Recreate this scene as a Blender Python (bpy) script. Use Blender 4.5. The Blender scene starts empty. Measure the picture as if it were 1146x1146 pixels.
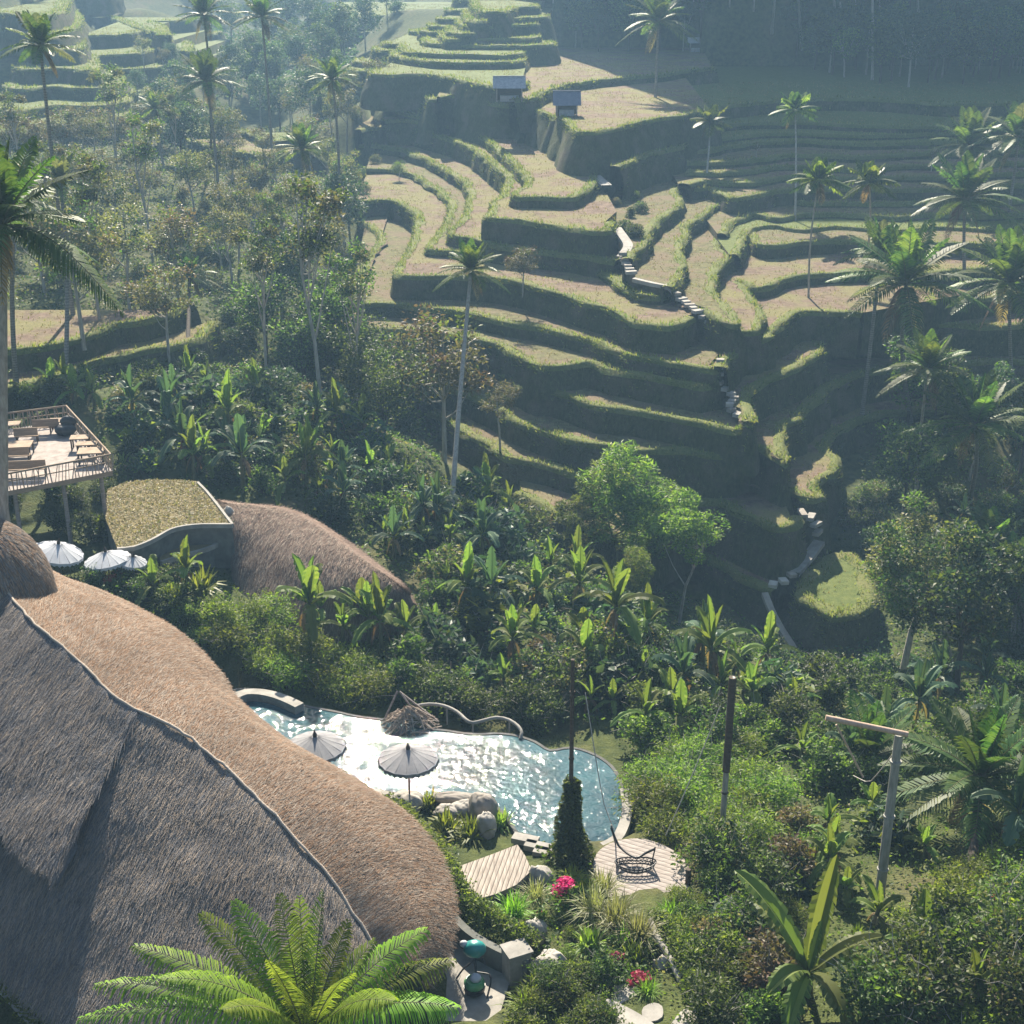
import bpy, math, random
import numpy as np
from mathutils import Vector, Matrix, geometry
from mathutils.bvhtree import BVHTree
R = math.radians
rng = np.random.default_rng(11)
random.seed(5)
scene = bpy.context.scene
COL = scene.collection

# ------------------------------------------------------------------ camera
CAMZ = 35.0
F = 1574.0
PITCH = R(22.0)
FWD = np.array([0, math.cos(PITCH), -math.sin(PITCH)])
UPV = np.array([0, math.sin(PITCH), math.cos(PITCH)])
RGT = np.array([1.0, 0, 0])
CAM = np.array([0, 0, CAMZ])
def ray(u, v):
    d = FWD + RGT * ((u - 573.0) / F) - UPV * ((v - 573.0) / F)
    return d / np.linalg.norm(d)
def PY(u, v, Y):
    d = ray(u, v); return CAM + d * (Y / d[1])
def PZ(u, v, z):
    d = ray(u, v); return CAM + d * ((z - CAMZ) / d[2])
def proj(p):
    q = np.asarray(p, float) - CAM
    f = q @ FWD
    return 573 + F * (q @ RGT) / f, 573 - F * (q @ UPV) / f
cd = bpy.data.cameras.new('camera'); cam = bpy.data.objects.new('camera', cd); COL.objects.link(cam)
cam.location = CAM; cam.rotation_euler = (math.pi/2 - PITCH, 0, 0)
cd.sensor_width = 36; cd.sensor_fit = 'HORIZONTAL'; cd.lens = 36 * F / 1146; cd.clip_end = 3000; cd.clip_start = .5
scene.camera = cam

# ------------------------------------------------------------------ light
SUN_EL, SUN_AZ = R(37.5), R(-6)
w = bpy.data.worlds.new('World'); scene.world = w; w.use_nodes = True
nt = w.node_tree
sky = nt.nodes.new('ShaderNodeTexSky'); sky.sky_type = 'NISHITA'; sky.sun_disc = False
sky.sun_elevation = SUN_EL; sky.sun_rotation = SUN_AZ
sky.dust_density = 1.5
bg = nt.nodes['Background']; bg.inputs[1].default_value = 0.05
nt.links.new(sky.outputs[0], bg.inputs[0])
sd = bpy.data.lights.new('sun', 'SUN'); sd.energy = 5.0; sd.angle = R(.5); sd.color = (1, .9, .74)
so = bpy.data.objects.new('sun', sd); COL.objects.link(so)
SUND = Vector((math.sin(SUN_AZ)*math.cos(SUN_EL), math.cos(SUN_AZ)*math.cos(SUN_EL), math.sin(SUN_EL)))
so.rotation_euler = SUND.to_track_quat('Z', 'Y').to_euler()
so.location = (-30, 200, 150)
scene.view_settings.view_transform = 'Standard'; scene.view_settings.look = 'None'
scene.view_settings.exposure = 1.7; scene.view_settings.gamma = 1
scene.render.engine = 'CYCLES'
scene.cycles.use_denoising = True
scene.cycles.max_bounces = 6; scene.cycles.transparent_max_bounces = 6; scene.cycles.volume_bounces = 0
scene.cycles.caustics_reflective = False; scene.cycles.caustics_refractive = False
scene.cycles.sample_clamp_indirect = 4

# ------------------------------------------------------------------ materials
MATS = {}
class NB:
    """tiny node-graph helper"""
    def __init__(s, name):
        s.m = bpy.data.materials.new(name); s.m.use_nodes = True; s.t = s.m.node_tree
        s.b = s.t.nodes['Principled BSDF']; s.out = s.t.nodes['Material Output']; MATS[name] = s.m
    def n(s, t, **kw):
        x = s.t.nodes.new(t)
        for k, v in kw.items():
            if k.startswith('i_'):
                x.inputs[k[2:].replace('_', ' ')].default_value = v
            else: setattr(x, k, v)
        return x
    def l(s, a, b): s.t.links.new(a, b)
    def coord(s, kind='Object'):
        return s.n('ShaderNodeTexCoord').outputs[kind]
    def world_pos(s): return s.n('ShaderNodeNewGeometry').outputs['Position']
    def mapv(s, src, scale=(1,1,1), rot=(0,0,0)):
        m = s.n('ShaderNodeMapping'); m.inputs['Scale'].default_value = scale; m.inputs['Rotation'].default_value = rot
        s.l(src, m.inputs['Vector']); return m.outputs[0]
    def noise(s, src, scale, detail=4, rough=.6, dist=0):
        x = s.n('ShaderNodeTexNoise'); x.inputs['Scale'].default_value = scale; x.inputs['Detail'].default_value = detail
        x.inputs['Roughness'].default_value = rough; x.inputs['Distortion'].default_value = dist
        if src is not None: s.l(src, x.inputs['Vector'])
        return x.outputs['Fac']
    def ramp(s, fac, stops):
        r = s.n('ShaderNodeValToRGB'); e = r.color_ramp.elements
        while len(e) < len(stops): e.new(.5)
        for el, (p, c) in zip(e, stops):
            el.position = p; el.color = (*c, 1)
        s.l(fac, r.inputs[0]); return r.outputs[0]
    def mix(s, fac, a, b, mode='MIX'):
        x = s.n('ShaderNodeMix', data_type='RGBA', blend_type=mode)
        for sock, val in ((x.inputs[0], fac), (x.inputs[6], a), (x.inputs[7], b)):
            if hasattr(val, 'is_linked'): s.l(val, sock)
            elif isinstance(val, tuple): sock.default_value = (*val, 1)
            else: sock.default_value = val
        return x.outputs[2]
    def math(s, op, a, b=0.0):
        x = s.n('ShaderNodeMath', operation=op)
        for sock, val in ((x.inputs[0], a), (x.inputs[1], b)):
            if hasattr(val, 'is_linked'): s.l(val, sock)
            else: sock.default_value = val
        return x.outputs[0]
    def bump(s, h, strength=.5, dist=.05):
        x = s.n('ShaderNodeBump'); x.inputs['Strength'].default_value = strength; x.inputs['Distance'].default_value = dist
        s.l(h, x.inputs['Height']); s.l(x.outputs[0], s.b.inputs['Normal'])
    def set(s, col=None, rough=.8, spec=.3, metal=0):
        if col is not None:
            if hasattr(col, 'is_linked'): s.l(col, s.b.inputs['Base Color'])
            else: s.b.inputs['Base Color'].default_value = (*col, 1)
        s.b.inputs['Roughness'].default_value = rough
        s.b.inputs['Specular IOR Level'].default_value = spec
        s.b.inputs['Metallic'].default_value = metal
        return s.m

def leaf_mat(name, c0, c1, c2, trans=.45, rough=.5, spec=.25, tboost=(1.25, 1.35, .6)):
    """leaf: colours vary leaf by leaf (island) and plant by plant; light shines through"""
    s = NB(name)
    g = s.n('ShaderNodeNewGeometry'); oi = s.n('ShaderNodeObjectInfo')
    col = s.ramp(g.outputs['Random Per Island'], [(0, c0), (.5, c1), (1, c2)])
    hs = s.n('ShaderNodeHueSaturation')
    s.l(s.math('ADD', s.math('MULTIPLY', oi.outputs['Random'], .06), .47), hs.inputs['Hue'])
    s.l(s.math('ADD', s.math('MULTIPLY', oi.outputs['Random'], .65), .7), hs.inputs['Value'])
    s.l(col, hs.inputs['Color'])
    s.set(hs.outputs[0], rough, spec)
    tr = s.n('ShaderNodeBsdfTranslucent')
    s.l(s.mix(1.0, hs.outputs[0], tboost, 'MULTIPLY'), tr.inputs[0])
    mx = s.n('ShaderNodeMixShader'); mx.inputs[0].default_value = trans
    s.l(s.b.outputs[0], mx.inputs[1]); s.l(tr.outputs[0], mx.inputs[2]); s.l(mx.outputs[0], s.out.inputs['Surface'])
    return s.m

leaf_mat('leaf_dark', (.024,.042,.014), (.042,.068,.021), (.078,.1,.034))
leaf_mat('leaf_mid', (.055,.095,.02), (.09,.135,.03), (.15,.19,.05), trans=.5)
leaf_mat('leaf_bright', (.11,.165,.028), (.17,.225,.04), (.25,.29,.065), trans=.5)
leaf_mat('leaf_olive', (.085,.085,.04), (.135,.125,.06), (.2,.175,.09))
leaf_mat('leaf_blue', (.03,.06,.045), (.05,.09,.06), (.08,.12,.075))
leaf_mat('leaf_banana', (.075,.12,.028), (.12,.17,.04), (.19,.23,.065), trans=.5, rough=.5, spec=.22)
leaf_mat('leaf_banana_blue', (.04,.085,.05), (.06,.11,.062), (.1,.14,.07), trans=.35, rough=.5, spec=.22)
leaf_mat('leaf_palm', (.035,.07,.02), (.06,.105,.028), (.1,.14,.04), trans=.4, rough=.5, spec=.22)
leaf_mat('leaf_palm_pale', (.11,.14,.06), (.16,.18,.09), (.23,.24,.13), trans=.4)
leaf_mat('leaf_fern', (.12,.2,.025), (.17,.27,.03), (.24,.33,.05), trans=.5)
leaf_mat('leaf_grass', (.11,.125,.035), (.17,.18,.055), (.25,.24,.1), trans=.45)
leaf_mat('leaf_pale_grass', (.2,.22,.1), (.27,.28,.14), (.36,.36,.2), trans=.4)
leaf_mat('leaf_dry', (.13,.09,.05), (.2,.14,.08), (.28,.2,.12), trans=.3)
leaf_mat('flower_magenta', (.42,.012,.17), (.55,.03,.24), (.62,.08,.3), trans=.4, tboost=(1,1,1))
leaf_mat('flower_red', (.35,.03,.05), (.45,.06,.07), (.55,.14,.15), trans=.4, tboost=(1,1,1))
leaf_mat('flower_orange', (.4,.13,.05), (.5,.18,.07), (.3,.15,.05), trans=.4, tboost=(1,1,1))

def bark(name, c0, c1, band=0.0):
    s = NB(name); p = s.coord('Object')
    n = s.noise(s.mapv(p, (3,3,.8)), 2.5, 5)
    c = s.ramp(n, [(.3, c0), (.7, c1)])
    if band:
        wv = s.n('ShaderNodeTexWave', wave_type='BANDS', bands_direction='Z'); wv.inputs['Scale'].default_value = band
        wv.inputs['Distortion'].default_value = 1.5
        s.l(p, wv.inputs['Vector']); c = s.mix(.35, c, s.mix(wv.outputs['Fac'], (.05,.045,.04), c1), 'MIX')
    s.set(c, .9, .2); s.bump(n, .6, .04)
bark('bark_palm', (.13,.12,.1), (.3,.27,.23), 1.6)
bark('bark_pale', (.22,.2,.17), (.42,.39,.34))
bark('bark_dark', (.05,.04,.03), (.12,.1,.08))
bark('bark_banana', (.06,.07,.03), (.17,.17,.08))

# ------------------------------------------------------------------ mesh builder
class MB:
    def __init__(s): s.v = []; s.f = {3: [], 4: []}; s.m = {3: [], 4: []}; s.n = 0; s.mats = []
    def mi(s, m):
        if m not in s.mats: s.mats.append(m)
        return s.mats.index(m)
    def add(s, verts, faces, mat):
        verts = np.asarray(verts, float).reshape(-1, 3); k = s.mi(mat)
        if isinstance(faces, np.ndarray):
            faces = [faces] if len(faces) else []
        else:
            faces = [np.array([f for f in faces if len(f) == q]) for q in (3, 4) if any(len(f) == q for f in faces)]
        for a in faces:
            q = a.shape[1]; s.f[q].append(a + s.n); s.m[q].append(np.full(len(a), k))
        s.v.append(verts); s.n += len(verts); return s
    def box(s, c, size, mat, rz=0, M=None):
        x, y, z = np.array(size) / 2
        v = np.array([(a*x, b*y, d*z) for a in (-1,1) for b in (-1,1) for d in (-1,1)])
        if rz: v = v @ np.array([[math.cos(rz), math.sin(rz), 0], [-math.sin(rz), math.cos(rz), 0], [0,0,1]])
        if M is not None: v = v @ np.array(M).T
        f = [(0,1,3,2),(4,6,7,5),(0,4,5,1),(2,3,7,6),(0,2,6,4),(1,5,7,3)]
        return s.add(v + np.array(c), f, mat)
    def tube(s, pts, rad, mat, n=8, cap=True):
        pts = np.asarray(pts, float); k = len(pts)
        rad = np.broadcast_to(np.asarray(rad, float), (k,))
        tan = np.gradient(pts, axis=0); tan /= np.linalg.norm(tan, axis=1)[:, None] + 1e-9
        ref = np.array([0, 0, 1.0]) if abs(tan[:, 2]).mean() < .8 else np.array([1.0, 0, 0])
        a = np.cross(tan, ref); a /= np.linalg.norm(a, axis=1)[:, None] + 1e-9; b = np.cross(tan, a)
        th = np.linspace(0, 2*math.pi, n, endpoint=False)
        ring = a[:, None, :]*np.cos(th)[None, :, None] + b[:, None, :]*np.sin(th)[None, :, None]
        v = (pts[:, None, :] + ring * rad[:, None, None]).reshape(-1, 3)
        i = np.arange(k-1)[:, None]*n; j = np.arange(n)[None, :]; j2 = (j+1) % n
        f = np.stack([i+j, i+j2, i+n+j2, i+n+j], -1).reshape(-1, 4)
        s.add(v, f, mat)
        if cap:
            for o, p, fl in ((0, pts[0], 1), ((k-1)*n, pts[-1], 0)):
                vv = np.vstack([v[o:o+n], p]); jj = np.arange(n)
                tri = np.stack([jj, (jj+1) % n, np.full(n, n)], -1)
                s.add(vv, tri[:, ::-1] if fl else tri, mat)
        return s
    def grid(s, P, mat):
        P = np.asarray(P, float); a, b = P.shape[:2]
        i = np.arange(a-1)[:, None]*b; j = np.arange(b-1)[None, :]
        f = np.stack([i+j, i+j+1, i+b+j+1, i+b+j], -1).reshape(-1, 4)
        return s.add(P.reshape(-1, 3), f, mat)
    def mesh(s, name, smooth=True):
        me = bpy.data.meshes.new(name)
        V = np.concatenate(s.v) if s.v else np.zeros((0,3))
        t = np.concatenate(s.f[3]) if s.f[3] else np.zeros((0,3), int)
        q = np.concatenate(s.f[4]) if s.f[4] else np.zeros((0,4), int)
        mt = np.concatenate(s.m[3]) if s.m[3] else np.zeros(0, int)
        mq = np.concatenate(s.m[4]) if s.m[4] else np.zeros(0, int)
        me.vertices.add(len(V)); me.vertices.foreach_set('co', V.astype(np.float32).ravel())
        nl = t.size + q.size; me.loops.add(nl)
        me.loops.foreach_set('vertex_index', np.concatenate([t.ravel(), q.ravel()]).astype(np.int32))
        me.polygons.add(len(t)+len(q))
        st = np.concatenate([np.arange(len(t))*3, len(t)*3 + np.arange(len(q))*4]).astype(np.int32)
        me.polygons.foreach_set('loop_start', st)
        me.polygons.foreach_set('material_index', np.concatenate([mt, mq]).astype(np.int32))
        me.polygons.foreach_set('use_smooth', np.full(len(t)+len(q), smooth))
        for m in s.mats: me.materials.append(MATS[m])
        me.update(calc_edges=True)
        return me
    def obj(s, name, parent=None, smooth=True):
        o = bpy.data.objects.new(name, s.mesh(name, smooth)); COL.objects.link(o)
        if parent is not None: o.parent = parent
        return o

def empty(name, loc=(0,0,0), rz=0, sc=1):
    o = bpy.data.objects.new(name, None); COL.objects.link(o); o.empty_display_size = .3
    o.location = Vector([float(c) for c in loc]); o.rotation_euler = (0,0,rz); o.scale = (sc,)*3
    return o
def tag(o, label, cat, group=None):
    o['label'] = label; o['category'] = cat
    if group: o['group'] = group
    return o
def kind(o, k): o['kind'] = k; return o
def child(me, name, parent):
    o = bpy.data.objects.new(name, me); COL.objects.link(o); o.parent = parent; return o
def smooth_curve(P, step=1.0, closed=False):
    """Catmull-Rom through P (n,k), resampled about every step"""
    P = np.asarray(P, float); n = len(P); out = []
    segs = n if closed else n-1
    for i in range(segs):
        if closed: p0, p1, p2, p3 = P[(i-1) % n], P[i], P[(i+1) % n], P[(i+2) % n]
        else:
            p0 = P[i-1] if i else 2*P[0]-P[1]; p1, p2 = P[i], P[i+1]; p3 = P[i+2] if i+2 < n else 2*P[-1]-P[-2]
        # centripetal-ish damping keeps uneven spacing from overshooting
        d = np.linalg.norm(p2[:2]-p1[:2]); 
        m1 = (p2-p0)/2; m2 = (p3-p1)/2
        l1 = np.linalg.norm(m1)+1e-9; l2 = np.linalg.norm(m2)+1e-9
        m1 *= min(1, d/l1); m2 *= min(1, d/l2)
        k = max(2, int(round(d/step))); t = np.linspace(0, 1, k, endpoint=False)[:, None]
        out.append((2*t**3-3*t**2+1)*p1 + (t**3-2*t**2+t)*m1 + (-2*t**3+3*t**2)*p2 + (t**3-t**2)*m2)
    if not closed: out.append(P[-1:])
    return np.concatenate(out)
def vnoise(x, y, seed=0, f=1.0):
    """cheap smooth 2D noise in [-1,1]"""
    r = np.random.default_rng(seed); o = 0; x = np.asarray(x)*f; y = np.asarray(y)*f
    for k in range(6):
        a, p, q = r.uniform(0, 6.28, 3); s = 1.0*(1.35**k)
        o = o + np.sin((x*math.cos(a)+y*math.sin(a))*s + p + 1.3*np.sin((x*math.sin(q)-y*math.cos(q))*s*.7)) / (1.25**k)
    return o/3.2
# ------------------------------------------------------------------ land materials
s = NB('ground'); p = s.world_pos()
n1 = s.noise(p, .12, 5); n2 = s.noise(p, 1.6, 5); n3 = s.noise(p, 9, 3)
c = s.ramp(n1, [(.35, (.035,.05,.018)), (.5, (.055,.075,.022)), (.62, (.12,.1,.055))])
c = s.mix(.5, c, s.ramp(n2, [(.35, (.025,.035,.014)), (.65, (.11,.12,.04))]))
s.set(c, .95, .1); s.bump(s.math('ADD', n2, n3), .8, .12)

s = NB('field_soil'); p = s.world_pos()
n1 = s.noise(p, .25, 4); n2 = s.noise(p, 1.3, 8, .75); n3 = s.noise(s.mapv(p, (6, 16, 6), (0,0,.5)), 1, 4, .7)
c = s.ramp(n2, [(.3, (.085,.06,.043)), (.5, (.17,.122,.088)), (.72, (.27,.205,.155))])
c = s.mix(s.ramp(n1, [(.42, (0,0,0)), (.58, (.85,.85,.85))]), c, s.ramp(n3, [(.35, (.12,.12,.045)), (.65, (.25,.23,.1))]))
s.set(c, .95, .1); s.bump(s.math('ADD', n2, n3), .9, .1)

s = NB('field_weedy'); p = s.world_pos()
n1 = s.noise(p, .4, 4); n2 = s.noise(p, 1.7, 8, .75); n3 = s.noise(p, 10, 4)
c = s.ramp(n2, [(.3, (.06,.055,.028)), (.5, (.13,.125,.055)), (.72, (.24,.215,.11))]); c = s.mix(s.ramp(n1, [(.45, (0,0,0)), (.6, (.8,.8,.8))]), c, (.17,.125,.085))
s.set(c, .95, .1); s.bump(s.math('ADD', n2, n3), .9, .1)
s = NB('field_green'); p = s.world_pos()
n2 = s.noise(p, 2.2, 6, .7); n3 = s.noise(p, 14, 3)
c = s.ramp(n2, [(.3, (.07,.1,.022)), (.6, (.13,.155,.04)), (.75, (.2,.2,.07))])
s.set(c, .9, .15); s.bump(s.math('ADD', n2, n3), .9, .1)

s = NB('bund_grass'); p = s.world_pos()
n1 = s.noise(p, .5, 4); n2 = s.noise(p, 5, 5, .7)
c = s.ramp(n2, [(.3, (.08,.1,.028)), (.55, (.14,.158,.045)), (.78, (.22,.21,.08))])
c = s.mix(s.ramp(n1, [(.5, (0,0,0)), (.7, (.6,.6,.6))]), c, (.2,.17,.08))
s.set(c, .9, .15); s.bump(n2, 1.0, .15)

s = NB('riser_grass'); p = s.world_pos()
n1 = s.noise(p, .35, 4); n2 = s.noise(s.mapv(p, (3, 3, 1.2)), 1.6, 6, .75); n3 = s.noise(p, 11, 3)
c = s.ramp(n2, [(.3, (.045,.055,.024)), (.55, (.09,.1,.042)), (.78, (.17,.155,.08))])
c = s.mix(s.ramp(n1, [(.47, (0,0,0)), (.66, (.75,.75,.75))]), c, s.ramp(n3, [(.3, (.11,.09,.068)), (.7, (.22,.175,.13))]))
s.set(c, .95, .1); s.bump(s.math('ADD', n2, n3), 1.0, .2)

# ------------------------------------------------------------------ terrace lips, read as picture points at a level z
STAIR = [(668,197,10.9),(680,212,10.4),(690,240,9.5),(692,265,9.0),(702,276,8.7),(697,288,8.4),(706,309,7.4),(730,316,7.3),(750,321,7.0),(757,332,6.3),(780,350,5.8),
         (797,366,4.9),(813,383,3.9),(806,406,3.6),(804,424,2.4),(808,433,2.0),(822,446,1.2),(816,457,.9),(832,470,.4),(834,487,-.9),(839,499,-1.6),(826,503,-2.2),(816,516,-3.0),
         (850,540,-4.0),(880,562,-4.7),(898,577,-5.4),(914,586,-6.2),(915,598,-7.0),(917,608,-7.6),(888,640,-8.4),(868,655,-8.9)]
def plan(pts, z): return [PZ(u, v, z)[:2] for u, v in pts]
LAYERS = []
def layer(z, pts, close='main', tread='field_soil', drop=4.0, bund=1.25, after=(), gap=0):
    LAYERS.append(dict(z=z, pts=pts, close=close, tread=tread, drop=drop, bund=bund, after=after))
# the main face, lips from the gorge up, left of the stair
layer(-8.8, [(690,640),(730,620),(764,616),(800,632),(835,650),(865,662)], drop=6)
layer(-5.0, [(575,552),(595,560),(615,572),(640,585),(675,602),(705,602),(740,585),(770,565),(801,562),(830,576),(864,591),(890,589),(898,580)], drop=5)
layer(-3.4, [(478,462),(495,470),(522,487),(545,500),(568,511),(600,518),(630,525),(650,531),(690,536),(730,531),(770,520),(812,517)])
layer(-1.6, [(468,410),(485,432),(515,439),(542,450),(569,468),(599,482),(635,492),(665,497),(715,502),(764,504),(790,509),(812,508),(837,500)])
layer(.4, [(515,396),(540,405),(560,415),(600,430),(635,445),(668,456),(715,461),(764,470),(800,478),(820,481),(833,480)])
layer(2.4, [(385,363),(412,367),(450,369),(480,372),(525,379),(560,388),(590,405),(604,411),(640,410),(655,407),(668,408),(684,415),(720,421),(764,430),(782,433),(803,429)])
layer(3.6, [(390,339),(407,340),(450,342),(510,348),(562,360),(615,370),(672,385),(702,398),(735,403),(764,408),(797,414),(806,409)])
layer(5.8, [(405,226),(430,224),(450,228),(464,241),(465,255),(452,285),(444,308),(480,309),(520,310),(560,313),(600,322),(632,332),(665,342),(700,356),(725,364),(750,366),(778,356)])
layer(6.4, [(409,190),(440,190),(469,200),(492,217),(503,232),(497,248),(486,268),(477,279),(505,282),(540,285),(560,287),(595,292),(635,297),(672,304),(690,320),(715,331),(740,333),(752,327)], drop=3)
layer(7.5, [(402,163),(425,164),(449,168),(482,182),(509,197),(525,217),(522,232),(513,250),(501,262),(530,268),(560,276),(600,280),(640,285),(672,290),(690,292)])
layer(9.8, [(405,146),(425,143),(462,145),(492,153),(522,163),(549,183),(568,201),(562,215),(552,228),(544,243),(572,246),(600,250),(650,257),(678,259),(690,248)])
layer(10.9, [(430,136),(445,135),(490,139),(525,147),(545,157),(568,178),(588,198),(584,210),(574,220),(610,221),(640,221),(656,212),(669,201),(664,190),(654,180)], close='field', bund=1.2)
# head of the valley
layer(15.1, [(491,109),(510,107),(555,117),(590,119),(618,131),(650,136)], close='head', drop=6, bund=.8)
layer(13.0, [(493,121),(515,121),(555,127),(590,130),(618,140),(645,149)], close='head', drop=3, bund=.9)
layer(13.9, [(640,150),(652,158),(690,154),(732,146),(768,140)], close='head', drop=3, bund=.9)
layer(15.5, [(622,126),(630,133),(636,138),(644,147),(662,148),(690,143),(732,134),(764,129),(800,122)], close='head', drop=6)
layer(16.5, [(575,112),(601,109),(614,101),(640,94),(690,88),(740,84),(764,80),(800,76)], close='head', drop=4)
# right of the stair, from the top down
layer(14.3, [(770,128),(820,118),(880,112),(940,110),(1000,112),(1050,116)], close='right', tread='field_green')
layer(12.6, [(735,150),(790,142),(830,138),(900,137),(960,140),(1030,142)], close='right', tread='field_green', bund=1.8)
layer(12.2, [(694,187),(704,183),(720,174),(740,169),(762,164),(772,158)], close='right', after=[(24,185),(24,215)])
layer(11.75, [(772,160),(800,156),(850,150),(900,149),(950,152),(1030,150)], close='right', tread='field_green', bund=1.8)
layer(11.15, [(770,170),(800,168),(840,160),(900,158),(960,161),(1020,160)], close='right', tread='field_green', bund=1.8)
layer(10.4, [(768,182),(800,182),(850,178),(900,173),(960,176),(1020,172)], close='right', bund=1.8)
layer(9.7, [(768,193),(800,194),(830,193),(870,187),(910,187),(960,190),(1010,186)], close='right', bund=1.8)
layer(9.2, [(770,207),(790,203),(815,205),(845,205),(880,198),(920,199),(960,200),(1010,198)], close='right', bund=1.6)
layer(8.6, [(708,291),(713,281),(727,268),(733,254),(752,237),(763,226),(758,216),(764,207),(780,212),(795,210),(818,222),(845,218),(870,214),(900,212),(940,211),(1005,212)], close='right')
layer(7.4, [(752,322),(762,312),(765,300),(762,277),(770,268),(772,253),(790,241),(803,230),(830,231),(857,223),(870,216),(900,226),(940,227),(1000,228)], close='right')
layer(6.9, [(812,262),(822,248),(845,240),(866,244),(900,240),(940,239),(1000,243)], close='right', bund=1.2)
layer(6.4, [(826,285),(836,262),(850,254),(866,253),(900,258),(935,254),(1000,258)], close='right', bund=1.2, tread='field_green')
layer(6.1, [(779,347),(795,352),(818,363),(832,362),(815,344),(803,327),(799,313),(806,299),(820,286),(807,278),(811,262),(826,245),(834,255),(846,272),(870,275),(900,271),(950,269),(1000,276)], close='right')
layer(4.75, [(800,368),(840,372),(858,356),(848,340),(836,326),(828,315),(843,323),(858,321),(872,316),(888,310),(925,307),(960,306),(1010,306)], close='right')
layer(3.8, [(810,412),(815,402),(830,389),(840,382),(864,378),(867,370),(880,362),(895,350),(940,350),(965,352)], close='right', after=[(45,134)])
layer(3.0, [(866,372),(869,360),(878,350),(884,340),(905,333),(930,330),(960,333),(1010,335)], close='right')
layer(1.2, [(828,462),(838,475),(840,464),(838,448),(846,434),(867,422),(885,415),(902,406),(918,397),(924,391),(919,380),(917,370),(935,364),(966,366),(1010,366)], close='right')
layer(-1.6, [(838,501),(862,505),(878,518),(875,496),(877,481),(885,473),(897,469),(899,460),(909,452),(925,443),(928,434),(948,427),(965,417),(1005,412)], close='right', drop=5)
layer(-4.5, [(862,552),(884,549),(895,556),(908,560),(921,556),(913,547),(920,538),(938,530),(943,522),(938,512),(926,503),(924,496),(937,485),(962,472),(1005,462)], close='right', drop=6)
# small plot of young rice by the lower path
layer(-8.5, [(930,618),(912,630),(898,646),(890,662),(905,675),(924,687),(943,692),(966,685),(980,664),(975,638),(954,618)], close='plot', tread='field_green', drop=5, bund=1.6)
# the ridge of lit steps top centre
layer(17.2, [(436,84),(470,83),(500,86),(525,92),(545,96),(560,98)], close='knoll', tread='field_green', drop=5, bund=2.2)
layer(18.2, [(437,57),(438,62),(460,66),(484,69),(510,70),(560,70)], close='knoll', tread='field_green', drop=5, bund=2.2)
layer(19.6, [(476,36),(472,46),(490,49),(534,51),(597,51)], close='knoll', tread='field_green', drop=5, bund=2.2)
layer(21.4, [(20,34),(55,38),(84,32),(92,20),(84,8)], close='leftfar', tread='field_green', drop=4, bund=3)
layer(24.0, [(0,14),(40,18),(72,12),(80,-4)], close='leftfar', tread='field_green', drop=4, bund=3)
layer(13.5, [(372,58),(400,54),(440,50),(480,47)], close='farhill', tread='field_green', drop=4, bund=3)
layer(16.5, [(368,40),(405,36),(450,34),(495,30)], close='farhill', tread='field_green', drop=4, bund=3)
layer(19.5, [(378,22),(420,18),(470,16),(505,12)], close='farhill', tread='field_green', drop=4, bund=3)
layer(21.3, [(498,30),(502,36),(518,38),(534,37),(550,33),(570,32)], close='knoll', tread='field_green', drop=5, bund=2.2)
layer(23.1, [(517,12),(522,22),(540,24),(560,21),(592,20)], close='knoll', tread='field_green', drop=5, bund=2.2)
layer(24.5, [(526,0),(530,9),(545,13),(563,13),(580,8)], close='knoll', tread='field_green', drop=6, bund=2.2)
layer(11.6, [(372,106),(405,110),(430,120),(455,128),(476,131)], close='knoll', tread='field_green', drop=3, bund=2.2)
layer(13.4, [(385,92),(415,95),(440,101),(462,108),(480,118)], close='knoll', tread='field_green', drop=3, bund=2.2)
layer(15.4, [(402,80),(425,78),(450,83),(475,90),(490,98)], close='knoll', tread='field_green', drop=3, bund=2.2)
layer(16.3, [(415,70),(440,72),(470,77),(500,80),(530,84)], close='knoll', tread='field_green', drop=3, bund=2.2)
layer(18.9, [(446,50),(452,58),(480,60),(520,61),(560,62)], close='knoll', tread='field_green', drop=3, bund=2.2)
layer(20.5, [(490,36),(500,44),(534,43),(580,43)], close='knoll', tread='field_green', drop=3, bund=2.2)
layer(22.2, [(508,22),(520,29),(545,30),(580,28)], close='knoll', tread='field_green', drop=3, bund=2.2)
layer(14.4, [(395,88),(420,86),(440,89),(460,96),(474,104),(482,112)], close='knoll', tread='field_green', drop=6, bund=2.2)
layer(12.4, [(385,100),(410,104),(440,112),(460,119),(480,126)], close='knoll', tread='field_green', drop=6, bund=2.5)
# far left valley side, steps in the haze
layer(11.2, [(20,150),(60,140),(90,138),(120,134),(142,128),(152,118),(146,108)], close='leftfar', tread='field_green', drop=5, bund=3)
layer(12.6, [(20,125),(60,118),(100,119),(132,116),(150,108),(150,98),(140,90)], close='leftfar', tread='field_green', drop=5, bund=3)
layer(14.4, [(30,100),(57,97),(95,99),(131,96),(140,88),(132,78)], close='leftfar', tread='field_green', drop=5, bund=3)
layer(16.6, [(40,78),(70,76),(104,80),(112,72),(108,62)], close='leftfar', tread='field_green', drop=5, bund=3)
layer(19.0, [(60,56),(84,55),(95,50),(96,40)], close='leftfar', tread='field_green', drop=5, bund=3)
layer(15.8, [(110,44),(140,50),(170,54),(196,56),(214,58),(214,48),(200,40)], close='leftfar', tread='field_green', drop=5, bund=3)
layer(19.2, [(108,16),(130,22),(150,30),(172,36),(188,40),(186,30),(172,24)], close='leftfar', tread='field_green', drop=5, bund=3)
layer(6.9, [(225,160),(250,168),(280,172),(305,174),(330,170)], close='leftmid', tread='field_soil', drop=4)
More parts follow.
